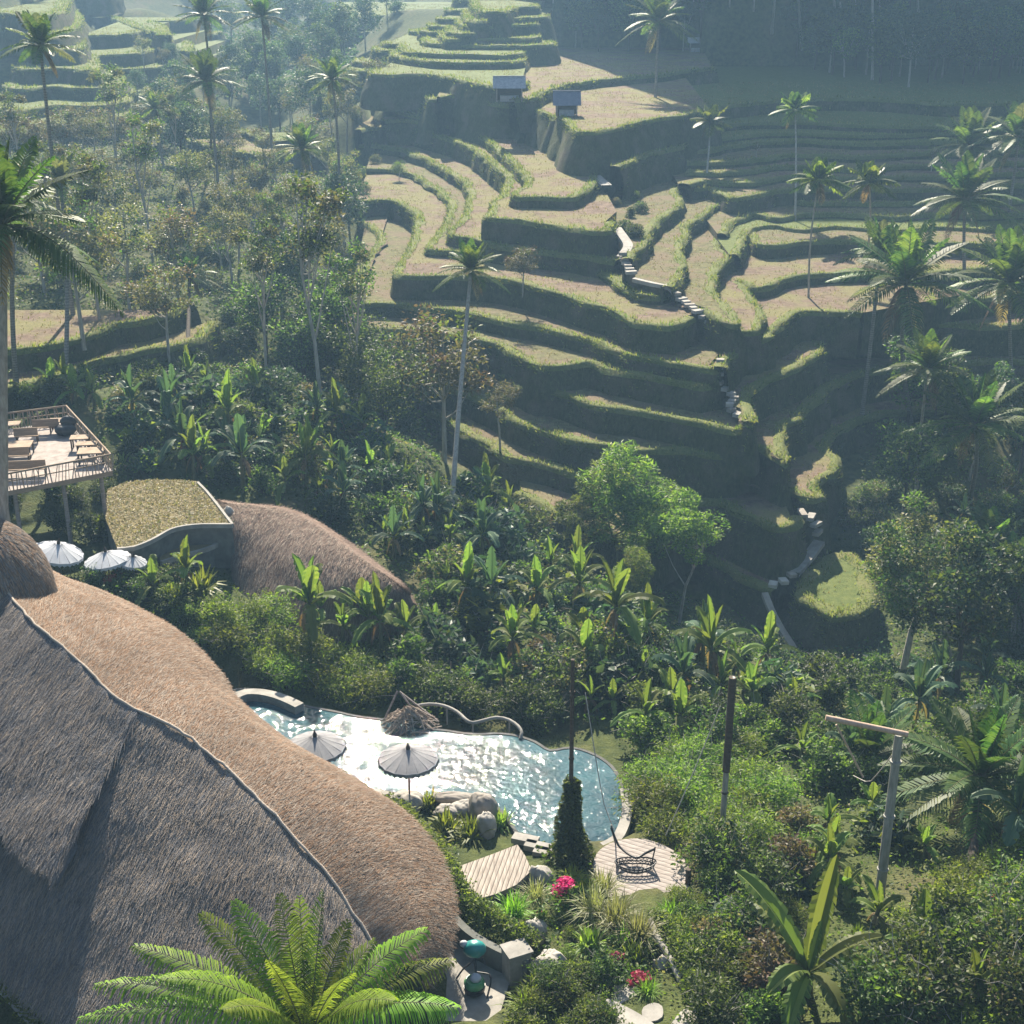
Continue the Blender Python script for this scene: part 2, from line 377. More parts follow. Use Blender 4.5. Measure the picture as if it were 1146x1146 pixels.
layer(7.8, [(228,140),(255,142),(280,148),(300,158)], close='leftmid', tread='field_green', drop=4)
# low dry steps above the terrace restaurant
layer(7.2, [(-20,392),(20,392),(50,388),(85,380),(118,368),(135,362)], close='leftnear', drop=4)
layer(5.6, [(-20,440),(20,432),(60,424),(100,408),(140,398),(165,392)], close='leftnear', drop=5)
layer(3.9, [(366,366),(392,330),(402,300),(416,282),(424,266),(415,256),(400,248)], close='bowl', drop=3)

stair_plan = [(PZ(u, v, z)[:2], v) for u, v, z in STAIR]
for L in LAYERS:
    z = L['z']; lip = np.array(plan(L['pts'], z)); a, b = lip[0], lip[-1]; cl = []
    k = L['close']
    if k == 'right' and not L['after']:
        ext = [(b[0]+dx, b[1]+.12*dx+1.2*math.sin(dx*.35+z)) for dx in (5, 10, 16, 23, 31, 40)]
        lip = np.vstack([lip, ext]); b = lip[-1]
    if k in ('knoll','leftfar','farhill','leftmid','leftnear'):      # the ends curl back into the slope
        q = 1.0 if k in ('knoll','leftnear','leftmid') else 1.8
        lip = np.vstack([a+np.array([-3.6,9])*q, a+np.array([-3.2,3.6])*q, a+np.array([-1.6,.9])*q, lip, b+np.array([1.6,.9])*q, b+np.array([3.4,3.6])*q, b+np.array([3.8,9])*q]); a, b = lip[0], lip[-1]
    if k == 'main':
        v0 = L['pts'][-1][1]; cl = [q for q, v in stair_plan if v < v0-4][::-1] + [(12,166),(13,245),(min(a[0],-22),245)]
        if a[0] > -15 and z < 1: cl[-1] = (-8, 245)
    elif k == 'field': cl = [(13,196),(12,206),(a[0],250)]
    elif k == 'head': cl = [(b[0]+4, 285), (a[0], 285)]
    elif k == 'right':
        v0 = L['pts'][0][1]
        if L['after']: cl = list(L['after'])
        else: cl = [(b[0]+6, b[1]+3), (95, 270)]
        back = [q for q, v in stair_plan if v < v0-4]
        if a[0] > 17 and z > 3.9: back = []
        cl = cl + ([(20,270)] if not L['after'] else []) + back
    elif k == 'plot': cl = [tuple(PZ(942, 615, z)[:2])]
    elif k == 'knoll': cl = [(b[0]+2, 300), (a[0]+4, 300)]
    elif k == 'farhill': cl = [(b[0]+4, 430), (a[0]-4, 430)]
    elif k == 'leftfar': cl = [(b[0]-3, 345), (a[0]-8, 345)]
    elif k == 'leftmid': cl = [(b[0]-3, 225), (a[0]-3, 225)]
    elif k == 'leftnear': cl = [(b[0]-2, 113), (a[0], 113)]
    elif k == 'bowl': cl = [(a[0]+1, 190), (a[0]+30,190), (a[0]+20, 118)] if False else [(-26, 205), (-16, 205), (-14, 120)]
    if L['tread'] == 'field_soil' and k in ('main','right') and (int(z*10) % 5) in (1, 4): L['tread'] = 'field_weedy'
    L['lip'] = smooth_curve(lip, 1.1); L['poly'] = np.vstack([L['lip'], np.array(cl, float).reshape(-1, 2)])

def inside(poly, X, Y):
    r = np.zeros(X.shape, bool); x0, y0 = poly[:, 0], poly[:, 1]; x1, y1 = np.roll(x0, -1), np.roll(y0, -1)
    for a, b, c, d in zip(x0, y0, x1, y1):
        if b == d: continue
        r ^= ((b > Y) != (d > Y)) & (X < (c-a)*(Y-b)/(d-b)+a)
    return r

# ------------------------------------------------------------------ ground sheet: thin plate spline through known spots
CP = []
for u, v, z in [(330,1146,1.2),(60,1140,1.0),(560,1080,1.3),(700,1100,1.3),(900,1100,1.3),(1100,1100,2.5),(1146,950,2),(1000,1010,.8),(815,945,.5),(722,985,.3),(640,970,.3),(560,965,.2),
                (480,885,-.3),(350,830,-1.2),(470,790,-1.5),(620,830,-1.5),(690,890,-1.0),(290,775,-.6),(240,745,.5),(560,900,-.8),(600,940,-.2),(430,860,-1.2),(540,850,-1.5),(1050,880,-.5),(900,880,-.6),(780,900,-.2),(1146,870,0)]:
    CP.append(PZ(u, v, z))
for u, v, Y in [(450,770,64),(450,700,72),(560,690,74),(700,760,66),(700,700,77),(800,780,65),(850,740,80),(880,725,90),(770,720,88),(960,775,72),(1050,785,70),(1146,785,72),(760,690,92),(680,650,94),(590,600,96),
                (480,500,102),(560,600,88),(450,560,90),(400,480,100),(330,520,90),(350,690,72),(250,645,75),(190,605,75.0),(60,590,80),(130,640,70),(230,700,66),(100,440,96),(250,430,103),(330,400,118),(200,330,128),(300,280,150),(100,300,138),
                (380,330,125),(60,200,172),(200,200,185),(330,200,195),(330,130,260),(200,150,235),(100,150,230),(60,110,250),(130,70,280),(80,0,320),(200,20,360),(280,60,380),(350,0,480),(380,60,330),(430,10,330),
                (960,565,105),(1010,660,97),(1050,560,108),(1100,500,112),(1100,400,125),(1010,420,126),(990,330,142),(1080,300,145),(1146,250,152),(1050,200,172),(1146,150,182),(1010,130,215),(1080,60,232),(1146,0,252),(900,60,250),(760,50,278),
                (700,0,292),(900,0,278),(620,0,300),(1146,560,112),(1146,660,95)]:
    CP.append(PY(u, v, Y))
for L in LAYERS:
    P = L['lip']; c = np.vstack([L['poly'][len(P):], P]).mean(0)
    for q in P[::9]:
        d = np.array([0, 4.0]); CP.append((q[0]+d[0], q[1]+d[1], L['z']-2.6))
for x, y, z in [(-160,60,25),(-160,160,32),(-170,300,48),(160,60,16),(165,160,40),(150,250,60),(-60,20,3),(60,20,3),(0,0,3),(-40,520,45),(-120,480,50),(60,520,90),(150,420,90),(0,600,60),(-200,600,70),(200,600,100),(-70,90,14),(-95,120,20)]:
    CP.append((x, y, z))
CP = np.array(CP)
def tps_fit(P, lam=2.0):
    xy = P[:, :2]/100.; n = len(P); d = np.linalg.norm(xy[:, None]-xy[None], axis=2)
    K = np.where(d > 0, d*d*np.log(d+1e-12), 0) + np.eye(n)*lam*1e-3
    A = np.block([[K, np.ones((n,1)), xy], [np.ones((1,n)), np.zeros((1,3))], [xy.T, np.zeros((2,3))]])
    return xy, np.linalg.solve(A, np.concatenate([P[:, 2], np.zeros(3)]))
TP = tps_fit(CP)
def sstep(x, a, b):
    t = np.clip((x-a)/(b-a), 0, 1); return t*t*(3-2*t)
def hill_extra(X, Y):
    # the steep jungle hill that closes the valley on the right and keeps its head in shade
    return 92*sstep(Y, 257, 302)*sstep(X, -1, 16) + 10*sstep(Y, 300, 380)*sstep(X, 10, 80)
def ground_raw(X, Y):
    xy, wts = TP; X = np.asarray(X, float); Y = np.asarray(Y, float); sh = X.shape
    q = np.stack([X.ravel(), Y.ravel()], -1)/100.; out = np.zeros(len(q)); n = len(xy)
    for i in range(0, len(q), 20000):
        d = np.linalg.norm(q[i:i+20000, None]-xy[None], axis=2)
        out[i:i+20000] = (d*d*np.log(d+1e-12))@wts[:n] + wts[n] + q[i:i+20000]@wts[n+1:]
    Z = out.reshape(sh)
    return np.clip(Z, -16, 105) + hill_extra(X, Y)
gx = np.concatenate([np.linspace(-230, -92, 40), np.arange(-90, 91, 1.1), np.linspace(93, 230, 40)])
gy = np.concatenate([np.arange(-12, 230, 1.1), np.arange(230, 345, 2.0), np.linspace(348, 600, 50)])
GX, GY = np.meshgrid(gx, gy, indexing='ij')
GZ = ground_raw(GX, GY) + .35*vnoise(GX, GY, 3, .25) + .12*vnoise(GX, GY, 4, 1.1)
TT = np.full(GZ.shape, -99.0)
for L in LAYERS:
    P = L['poly']; lo, hi = P.min(0), P.max(0)
    m = (GX > lo[0]) & (GX < hi[0]) & (GY > lo[1]) & (GY < hi[1])
    idx = np.where(m); ins = inside(P, GX[idx], GY[idx])
    ii = (idx[0][ins], idx[1][ins]); TT[ii] = np.maximum(TT[ii], L['z'])
# lower the sheet under the terraces (and a step around each)
TM = TT.copy()
cut = TM > -50
GZ = np.where(cut, np.minimum(GZ, TM-1.2), GZ)
# keep the pool basin, paddies and paved yard clear
def carve(px, z, grow=0.6):
    P = np.array(plan(px, z)); c = P.mean(0); P = c + (P-c)*(1+grow/np.linalg.norm(P-c, axis=1).mean())
    m = inside(P, GX, GY); GZ[m] = np.minimum(GZ[m], z)
POOL_PX = [(258,775),(275,772),(300,776),(322,786),(345,792),(372,797),(400,803),(425,806),(450,810),(475,816),(500,819),(520,822),(540,823),(552,822),(575,824),(597,831),(615,841),(640,838),(665,846),(684,860),(694,880),(697,905),(690,930),(675,942),(650,946),(620,946),(598,945),(585,938),(560,905),(535,893),(500,892),(460,889),(430,885),(405,880),(380,868),(340,850),(300,822),(270,797)]
carve(POOL_PX, -1.0)
carve([(120,540),(215,535),(262,585),(255,600),(200,640),(120,618)], 2.6, .4)
carve([(500,1015),(600,1075),(585,1110),(560,1146),(480,1146),(490,1060)], .4, .3)
mb = MB(); mb.grid(np.stack([GX, GY, GZ], -1), 'ground')
ground = mb.obj('ground'); kind(ground, 'structure')

def ground_z(x, y):
    i = np.clip(np.searchsorted(gx, x)-1, 0, len(gx)-2); j = np.clip(np.searchsorted(gy, y)-1, 0, len(gy)-2)
    a = (x-gx[i])/(gx[i+1]-gx[i]); b = (y-gy[j])/(gy[j+1]-gy[j])
    return (GZ[i,j]*(1-a)+GZ[i+1,j]*a)*(1-b) + (GZ[i,j+1]*(1-a)+GZ[i+1,j+1]*a)*b

# ------------------------------------------------------------------ build the terraces
TUFTS = []      # (x, y, z, nx, ny, size) spots for grass on bunds and risers
trees_v, trees_f, off = [], [], 0
for L in LAYERS:
    z, P = L['z'], L['lip'].copy(); n = len(P)
    P += .18*np.stack([vnoise(P[:,0], P[:,1], 7, .9), vnoise(P[:,0], P[:,1], 8, .9)], -1)
    T = np.gradient(P, axis=0); T /= np.linalg.norm(T, axis=1)[:, None]+1e-9
    for _ in range(3): T[1:-1] = (T[:-2]+T[1:-1]*2+T[2:])/4
    T /= np.linalg.norm(T, axis=1)[:, None]+1e-9
    N = np.stack([T[:, 1], -T[:, 0]], -1)          # outward, away from the hill
    area = np.sum(L['poly'][:,0]*np.roll(L['poly'][:,1],-1)-np.roll(L['poly'][:,0],-1)*L['poly'][:,1])
    if area < 0: N = -N
    bw = .72*L['bund']*np.clip(1+.45*vnoise(P[:,0], P[:,1], 9, .6)+.25*vnoise(P[:,0], P[:,1], 19, 2.2), .35, 2); dr = L['drop']
    if L['close'] in ('main','field','right','head','bowl'): P += .3*np.stack([vnoise(P[:,0], P[:,1], 57, .45), vnoise(P[:,0], P[:,1], 58, .45)], -1)
    jz = .1*vnoise(P[:,0], P[:,1], 10, 1.2)
    sl = 2.1 if L['close'] in ('head','knoll','leftfar') else 1.25
    prof = [(.16*dr*sl, -dr), (.10*dr*sl, -dr*.6), (.05*dr*sl+.06, -dr*.3), (.12, -.35), (.02, .0), (-.25, .09), (-.55, .1), (-.85, .05), (-1.0, -.03)]
    rows = []
    for k, (a, h) in enumerate(prof):
        oo = a*np.ones(n) if a > 0 else a*bw
        w_ = .3*vnoise(P[:,0]+h*2, P[:,1]-h*2, 20+k, 1.1) if k < 6 else 0
        rows.append(np.column_stack([P + N*(oo+w_)[:, None], z+h+jz*(1 if k > 2 else .5)]))
    G_ = np.stack(rows, 0)
    mb = MB(); mb.grid(G_[:4], 'riser_grass'); mb.grid(G_[3:8], 'bund_grass'); mb.grid(G_[7:], L['tread'])
    # tread
    inner = P - N*(bw*.93)[:, None]
    poly = np.vstack([inner, L['poly'][len(L['lip']):]])
    tri = geometry.tessellate_polygon([[Vector((a, b, 0)) for a, b in poly]])
    pv = np.column_stack([poly, np.full(len(poly), z)])
    mb.add(pv, np.array(tri), L['tread'])
    # plain earth sides on the hidden edges
    cl = np.vstack([inner[-1:], L['poly'][len(L['lip']):], inner[:1]])
    mb.grid(np.stack([np.column_stack([cl, np.full(len(cl), z)]), np.column_stack([cl, np.full(len(cl), z-dr)])], 0), 'riser_grass')
    o = mb.obj('rice_terrace'); kind(o, 'structure')
    L['P'], L['N'], L['bw'] = P, N, bw
    V = np.concatenate(mb.v); trees_v.append(V)
    for q in (3, 4):
        for a in mb.f[q]: trees_f += [tuple(int(x)+off for x in r) for r in a]
    off += len(V)
ni, nj = GX.shape
gv = np.stack([GX, GY, GZ], -1).reshape(-1, 3)
ii = (np.arange(ni-1)[:, None]*nj + np.arange(nj-1)[None]).ravel()
trees_f += [(a+off, a+off+1, a+off+nj+1, a+off+nj) for a in ii.tolist()]
BVH = BVHTree.FromPolygons([tuple(x) for x in np.concatenate(trees_v+[gv]).tolist()], trees_f)
def hit(u, v):
    """where the sight line through a picture point meets the land"""
    d = ray(u, v); h = BVH.ray_cast(Vector(CAM), Vector(d), 900)
    return np.array(h[0]) if h[0] is not None else CAM + d*300
def land_z(x, y):
    h = BVH.ray_cast(Vector((x, y, 140)), Vector((0,0,-1)), 400)
    return h[0].z if h[0] is not None else 0.0
# ------------------------------------------------------------------ building materials
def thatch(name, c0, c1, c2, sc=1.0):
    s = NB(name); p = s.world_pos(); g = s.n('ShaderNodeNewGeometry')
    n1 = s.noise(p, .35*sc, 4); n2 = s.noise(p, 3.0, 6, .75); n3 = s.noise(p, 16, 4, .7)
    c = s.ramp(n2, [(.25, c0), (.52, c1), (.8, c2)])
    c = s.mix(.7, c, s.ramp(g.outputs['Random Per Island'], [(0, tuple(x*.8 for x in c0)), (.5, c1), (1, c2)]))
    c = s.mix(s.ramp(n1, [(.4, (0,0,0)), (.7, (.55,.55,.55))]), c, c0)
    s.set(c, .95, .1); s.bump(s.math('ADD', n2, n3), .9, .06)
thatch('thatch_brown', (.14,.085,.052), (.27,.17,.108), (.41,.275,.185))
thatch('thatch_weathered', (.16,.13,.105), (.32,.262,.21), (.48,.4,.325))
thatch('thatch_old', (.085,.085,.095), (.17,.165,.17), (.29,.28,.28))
thatch('thatch_mound', (.12,.085,.068), (.23,.165,.13), (.34,.25,.2))
thatch('thatch_pale', (.25,.2,.16), (.42,.36,.3), (.58,.5,.43))

def plain(name, c0, c1, sc=4.0, rough=.8, spec=.3, bump=.3, stretch=(1,1,1)):
    s = NB(name); p = s.coord('Object'); n1 = s.noise(s.mapv(p, stretch), sc, 5, .65)
    s.set(s.ramp(n1, [(.3, c0), (.7, c1)]), rough, spec)
    if bump: s.bump(n1, bump, .03)
plain('concrete_pale', (.2,.19,.17), (.35,.33,.3), 1.5, .9)
plain('concrete_white', (.38,.37,.34), (.55,.53,.49), 2, .8)
plain('concrete_dark', (.07,.075,.07), (.17,.17,.155), 1.2, .9)
plain('pool_stone', (.08,.08,.078), (.15,.147,.138), 3, .95, .05)
plain('rock', (.16,.145,.125), (.36,.33,.29), 1.4, .9, .2, .9)
plain('rock_pale', (.24,.225,.2), (.42,.395,.355), 1.4, .9, .2, .9)
plain('wood_pale', (.2,.145,.1), (.37,.28,.2), 2, .8, .2, .4, (1,1,8))
plain('wood_grey', (.2,.17,.15), (.38,.33,.3), 2, .85, .2, .4, (1,1,6))
plain('wood_dark', (.04,.03,.022), (.1,.075,.055), 2, .8, .2, .4, (1,1,6))
plain('bamboo_grey', (.16,.16,.14), (.34,.33,.29), 2.5, .6, .4, .3, (4,4,.7))
plain('bamboo_tan', (.35,.24,.17), (.5,.37,.28), 2.5, .6, .4, .3, (4,4,.7))
plain('twig', (.2,.15,.11), (.48,.4,.33), 5, .85)
plain('canvas', (.2,.2,.21), (.3,.295,.3), 2, .85, .1, .1)
plain('canvas_white', (.36,.38,.41), (.48,.49,.51), 2, .85, .1, .1)
plain('fringe', (.16,.16,.18), (.3,.29,.3), 8, .95, .1)
plain('black_metal', (.01,.01,.012), (.025,.025,.028), 4, .5, .5, 0)
plain('rope', (.3,.28,.24), (.42,.39,.34), 8, .9)
plain('teal_vinyl', (.01,.16,.15), (.02,.26,.24), 3, .4, .5, 0)
plain('green_plastic', (.04,.18,.07), (.09,.3,.13), 3, .4, .5, 0)
plain('tarp_grey', (.2,.21,.24), (.4,.4,.43), 3, .7)
plain('tarp_slate', (.1,.11,.16), (.17,.18,.24), 3, .7)
plain('pool_tile', (.2,.42,.44), (.3,.54,.55), 3, .5, .4, .1)
s = NB('deck_planks'); p = s.coord('Object')
wv = s.n('ShaderNodeTexWave', wave_type='BANDS', bands_direction='X'); wv.inputs['Scale'].default_value = 1.25; wv.inputs['Distortion'].default_value = .12
s.l(s.mapv(p, (1,1,1), (0,0,R(-62))), wv.inputs['Vector'])
n1 = s.noise(s.mapv(p, (1,6,1), (0,0,R(-62))), 1.5, 5)
c = s.ramp(n1, [(.3, (.22,.19,.17)), (.7, (.38,.34,.31))])
c = s.mix(s.ramp(wv.outputs['Fac'], [(0, (.85,.85,.85)), (.12, (0,0,0))]), c, (.09,.075,.065))
s.set(c, .85, .2); s.bump(wv.outputs['Fac'], .4, .02)
s = NB('plank_pale'); p = s.coord('Object')
wv = s.n('ShaderNodeTexWave', wave_type='BANDS', bands_direction='X'); wv.inputs['Scale'].default_value = 1.7; wv.inputs['Distortion'].default_value = .8; wv.inputs['Detail Scale'].default_value = .6
s.l(s.mapv(p, (1,1,1), (0,0,R(12))), wv.inputs['Vector']); n1 = s.noise(s.mapv(p, (9,1,1), (0,0,R(12))), 1.2, 6, .7)
c = s.mix(s.ramp(wv.outputs['Fac'], [(0, (.9,.9,.9)), (.16, (0,0,0))]), s.ramp(n1, [(.28, (.17,.14,.12)), (.5, (.33,.29,.25)), (.72, (.46,.41,.36))]), (.06,.05,.04))
s.set(c, .9, .1); s.bump(wv.outputs['Fac'], .5, .03)
s = NB('pool_water'); p = s.world_pos()
n1 = s.noise(s.mapv(p, (1,1,1)), .35, 2); n2 = s.noise(p, 2.0, 0, .5, .4); n3 = s.noise(p, 5.0, 1, .5, .3)
c = s.ramp(n1, [(.35, (.022,.055,.07)), (.65, (.045,.11,.125))])
s.set(c, .02, .5); s.b.inputs['IOR'].default_value = 1.33
s.bump(s.math('ADD', s.math('MULTIPLY', n2, .7), s.math('MULTIPLY', n3, .5)), .9, .07)
s = NB('paddy_gold'); p = s.world_pos()
n2 = s.noise(s.mapv(p, (3,3,3)), 1.2, 6, .7); n3 = s.noise(p, 12, 4)
s.set(s.mix(.4, s.ramp(n2, [(.3, (.13,.105,.05)), (.7, (.24,.19,.1))]), s.ramp(n3, [(.3, (.11,.1,.04)), (.7, (.26,.22,.11))])), .95, .1); s.bump(n3, .8, .08)

# ------------------------------------------------------------------ thatch skin with loose straw
def thatch_grid(mb, top, low, nu, nv, bulge, mat, straw_mats, n_straw, s_len=(.3,.7), drop=.35, G_in=None, lift=0.0, jag=.12, s0=0.0, s1=1.0, flip=False):
    if G_in is None: top = smooth_curve(top, .3); low = smooth_curve(low, .3)
    def rs(c):
        d = np.r_[0, np.cumsum(np.linalg.norm(np.diff(c, axis=0), axis=1))]; d /= d[-1]; t = np.linspace(0, 1, nu)
        return np.stack([np.interp(t, d, c[:, k]) for k in range(3)], -1)
    if G_in is not None: G_ = G_in; nu, nv = G_.shape[:2]
    else:
        A, B = rs(top), rs(low); sv = np.linspace(s0, s1, nv)
        G_ = A[:, None]*(1-sv)[None, :, None] + B[:, None]*sv[None, :, None]
    if G_in is None: G_[..., 2] += bulge*np.sin(math.pi*sv)[None] * (1 if True else 0) + .05*vnoise(G_[..., 0], G_[..., 1], 33, 1.5) + lift
    du = np.gradient(G_, axis=0); dv = np.gradient(G_, axis=1)
    N = np.cross(du, dv); N /= np.linalg.norm(N, axis=2)[..., None]+1e-9
    if N[..., 2].mean() < 0: N = -N
    mb.grid(G_, mat)
    # thick eave: a rough lip and an underside
    e = G_[:, -1]; e0 = G_[:, -2] - np.array([0,0,drop*.9]); jagv = rng.uniform(-jag, jag, nu)[:, None]*np.array([[0,0,1]])
    mb.grid(np.stack([e, e + np.array([0,0,-drop]) + jagv - (e-G_[:, -2])*.15, e0 - (e-G_[:, -2])*3], 0), mat)
    # straw
    iu = rng.uniform(0, nu-1.001, n_straw); iv = (1-rng.uniform(0, 1, n_straw)**1.15)*(nv-1.001)
    i, j = iu.astype(int), iv.astype(int); fu, fv = (iu-i)[:, None], (iv-j)[:, None]
    p = (G_[i,j]*(1-fu)+G_[i+1,j]*fu)*(1-fv) + (G_[i,j+1]*(1-fu)+G_[i+1,j+1]*fu)*fv
    d = dv[i,j]; d /= np.linalg.norm(d, axis=1)[:, None]+1e-9; sd_ = du[i,j]; sd_ /= np.linalg.norm(sd_, axis=1)[:, None]+1e-9; n_ = N[i,j]
    L = rng.uniform(*s_len, n_straw)[:, None]; w_ = rng.uniform(.007, .019, n_straw)[:, None]
    dd = d + sd_*rng.normal(0, .22, n_straw)[:, None]
    a = p + n_*.01; b = p + dd*L + n_*(L*rng.uniform(.02, .2, n_straw)[:, None])
    V = np.stack([a - sd_*w_, a + sd_*w_, b + sd_*w_*.3, b - sd_*w_*.3], 1)
    k = rng.integers(0, len(straw_mats), n_straw)
    for q, m in enumerate(straw_mats):
        vv = V[k == q]; mb.add(vv.reshape(-1, 3), np.arange(len(vv)*4).reshape(-1, 4), m)
    return G_, N
def P3(l): return [PZ(u, v, z) for u, v, z in l]

EAVE = [(30,628,6.7),(45,632,6.5),(75,648,6.3),(110,660,6.0),(150,678,5.7),(200,707,5.2),(240,745,4.8),(265,780,4.5),(300,812,4.3),(340,840,4.1),(390,868,3.8),(430,893,3.6),(465,922,3.4),(490,955,3.2),(502,990,3.0),(506,1020,2.9),(503,1050,2.75),(494,1078,2.6),(478,1100,2.5)]
RIDGE = [(8,664,10.5),(40,700,10.2),(90,742,9.6),(130,783,9.1),(175,806,8.6),(200,818,8.3),(250,858,7.6),(300,905,6.9),(340,950,6.1),(370,985,5.5),(395,1022,4.75),(412,1048,4.25),(425,1075,3.7),(436,1100,3.2)]
LEAVE = [(-130,930,4.6),(-60,1010,3.6),(0,1078,3.0),(40,1113,2.8),(85,1152,2.6),(140,1185,2.5),(210,1205,2.4),(290,1205,2.4),(360,1185,2.4),(420,1145,2.5),(436,1118,2.7)]
house = empty('thatched_house', PZ(240, 960, 0)); tag(house, 'huge swooping thatched roof with a curved ridge, brown sunlit side and grey shaded side', 'thatched roof')
def part(mb, name, parent, smooth=True):
    o = mb.obj(name, smooth=smooth); o.parent = parent; o.matrix_parent_inverse = Matrix.Translation(-Vector(parent.location)); return o
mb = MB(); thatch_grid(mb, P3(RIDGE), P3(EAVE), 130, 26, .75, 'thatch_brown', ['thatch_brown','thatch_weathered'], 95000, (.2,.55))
o = part(mb, 'roof_slope', house); o['label'] = 'brown sunlit slope'
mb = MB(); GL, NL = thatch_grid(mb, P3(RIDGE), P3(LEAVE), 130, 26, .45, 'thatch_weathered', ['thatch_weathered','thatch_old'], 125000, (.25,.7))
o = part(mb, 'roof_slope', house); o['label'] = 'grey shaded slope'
# the older upper layer that ends in a shaggy step
tc, lc = [], []
for i in range(0, GL.shape[0]-1):
    uv = np.array([proj(q) for q in GL[i]]); lim = np.interp(uv[:,0], [-400,-140,0,40,85,120,143,170], [640,800,903,940,985,1018,1040,1062])
    ok = (uv[:,1] < lim) & (uv[:,0] < 158); j = np.argmin(ok) if not ok.all() else len(ok)-1
    if j < 3: continue
    js = np.linspace(0, j, 20); a_ = js.astype(int); f_ = (js-a_)[:, None]; b_ = np.minimum(a_+1, j); edge = .75*np.clip((156-uv[j,0])/22, .0, 1)
    tc.append((GL[i,a_]*(1-f_)+GL[i,b_]*f_) + (NL[i,a_])*(.05+edge*(js/j)**1.5)[:, None])
tc = np.array(tc)
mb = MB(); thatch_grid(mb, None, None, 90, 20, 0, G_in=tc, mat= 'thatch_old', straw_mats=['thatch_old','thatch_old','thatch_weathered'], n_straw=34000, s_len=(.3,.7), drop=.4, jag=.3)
o = part(mb, 'thatch_layer', house); o['label'] = 'older blue grey layer with a shaggy lower edge'
rc = smooth_curve(P3(RIDGE), .4); mb = MB()
mb.tube(rc + np.array([0,0,.06]) + .03*rng.normal(0,1,rc.shape), .06, 'thatch_pale', 6)
part(mb, 'ridge_cap', house)
# a ring of posts and a low wall stand under the eaves
mb = MB()
ec = smooth_curve(P3(EAVE), 1.0); le = smooth_curve(P3(LEAVE), 1.0); rcp = smooth_curve(P3(RIDGE), 1.0)
rcx = rcp.mean(0)
wallp = [q + (rcx-q)*.32 for q in np.vstack([ec[2:-1:3], le[::-1][1:-1:3]])]
wp = np.array(wallp); mb.grid(np.stack([np.column_stack([wp[:, :2], wp[:, 2]+.3]), np.column_stack([wp[:, :2], np.full(len(wp), -.5)])], 0), 'wood_dark')
part(mb, 'wall', house)
# round cap roof above the top of the ridge
def dome_roof(c, rad, h, nst, mats):
    mb = MB(); th = np.linspace(0, 2*math.pi, 73); s_ = np.linspace(0, 1, 18)
    r = rad*np.sin(s_*math.pi/2)**.9; z = h*np.cos(s_*math.pi/2)**1.1
    G_ = np.stack([c[0]+r[None]*np.cos(th)[:, None], c[1]+r[None]*np.sin(th)[:, None], c[2]+z[None]+0*th[:, None]], -1)
    G_ += .05*rng.normal(0, 1, G_.shape)*0; mb.grid(G_, mats[0])
    e = G_[:, -1]; mb.grid(np.stack([e, e-np.array([0,0,.5]), c+(e-c)*.8-np.array([0,0,.2])], 0), mats[0])
    t = rng.uniform(0, 6.283, nst); q = rng.uniform(.05, 1, nst)**.6; rr = rad*np.sin(q*math.pi/2)**.9; zz = h*np.cos(q*math.pi/2)**1.1
    p = np.stack([c[0]+rr*np.cos(t), c[1]+rr*np.sin(t), c[2]+zz], -1)
    q2 = np.clip(q+.12, 0, 1.1); r2 = rad*np.sin(np.clip(q2,0,1)*math.pi/2)**.9+(q2>1)*.1; z2 = h*np.cos(np.clip(q2,0,1)*math.pi/2)**1.1-(q2>1)*.5
    tt = t + rng.normal(0, .03, nst); b = np.stack([c[0]+(r2+.06)*np.cos(tt), c[1]+(r2+.06)*np.sin(tt), c[2]+z2+.06], -1)
    sdv = np.stack([-np.sin(t), np.cos(t), 0*t], -1)*.025
    V = np.stack([p-sdv, p+sdv, b+sdv*.3, b-sdv*.3], 1); k = rng.integers(0, len(mats), nst)
    for i, m in enumerate(mats):
        vv = V[k == i]; mb.add(vv.reshape(-1, 3), np.arange(len(vv)*4).reshape(-1, 4), m)
    return mb
c = PZ(-24, 668, 9.4)
top = dome_roof(c, 3.1, 3.4, 16000, ['thatch_weathered','thatch_old','thatch_brown']).obj('thatch_cap')
top.parent = house; top.matrix_parent_inverse = Matrix.Translation(-Vector(house.location)); top['label'] = 'rounded shaggy cap at the top of the ridge'

# brown humped thatch roof beyond the garden
hump = empty('humped_roof', PZ(350, 690, 0)); tag(hump, 'brown humped thatched roof behind banana plants, right of the walled golden paddy', 'thatched roof')
tp = P3([(240,560,3.7),(262,563,3.7),(285,565,3.6),(312,568,3.5),(340,578,3.3),(370,597,2.9),(400,619,2.4),(425,638,1.9),(446,656,1.4),(457,676,.7)])
lw = P3([(258,622,2.0),(264,655,1.0),(276,682,.4),(300,700,.1),(330,712,-.2),(365,715,-.4),(400,713,-.5),(430,708,-.6),(450,704,-.6),(463,699,-.6)])
mb = MB(); thatch_grid(mb, tp, lw, 90, 26, 1.1, 'thatch_mound', ['thatch_mound','thatch_weathered'], 16000, (.3,.7)); part(mb, 'roof_slope', hump)
bk = [p + np.array([.5, 4.5, -3.5]) for p in tp]
mb = MB(); thatch_grid(mb, tp, bk, 60, 12, .6, 'thatch_mound', ['thatch_mound'], 3000); part(mb, 'roof_slope', hump)

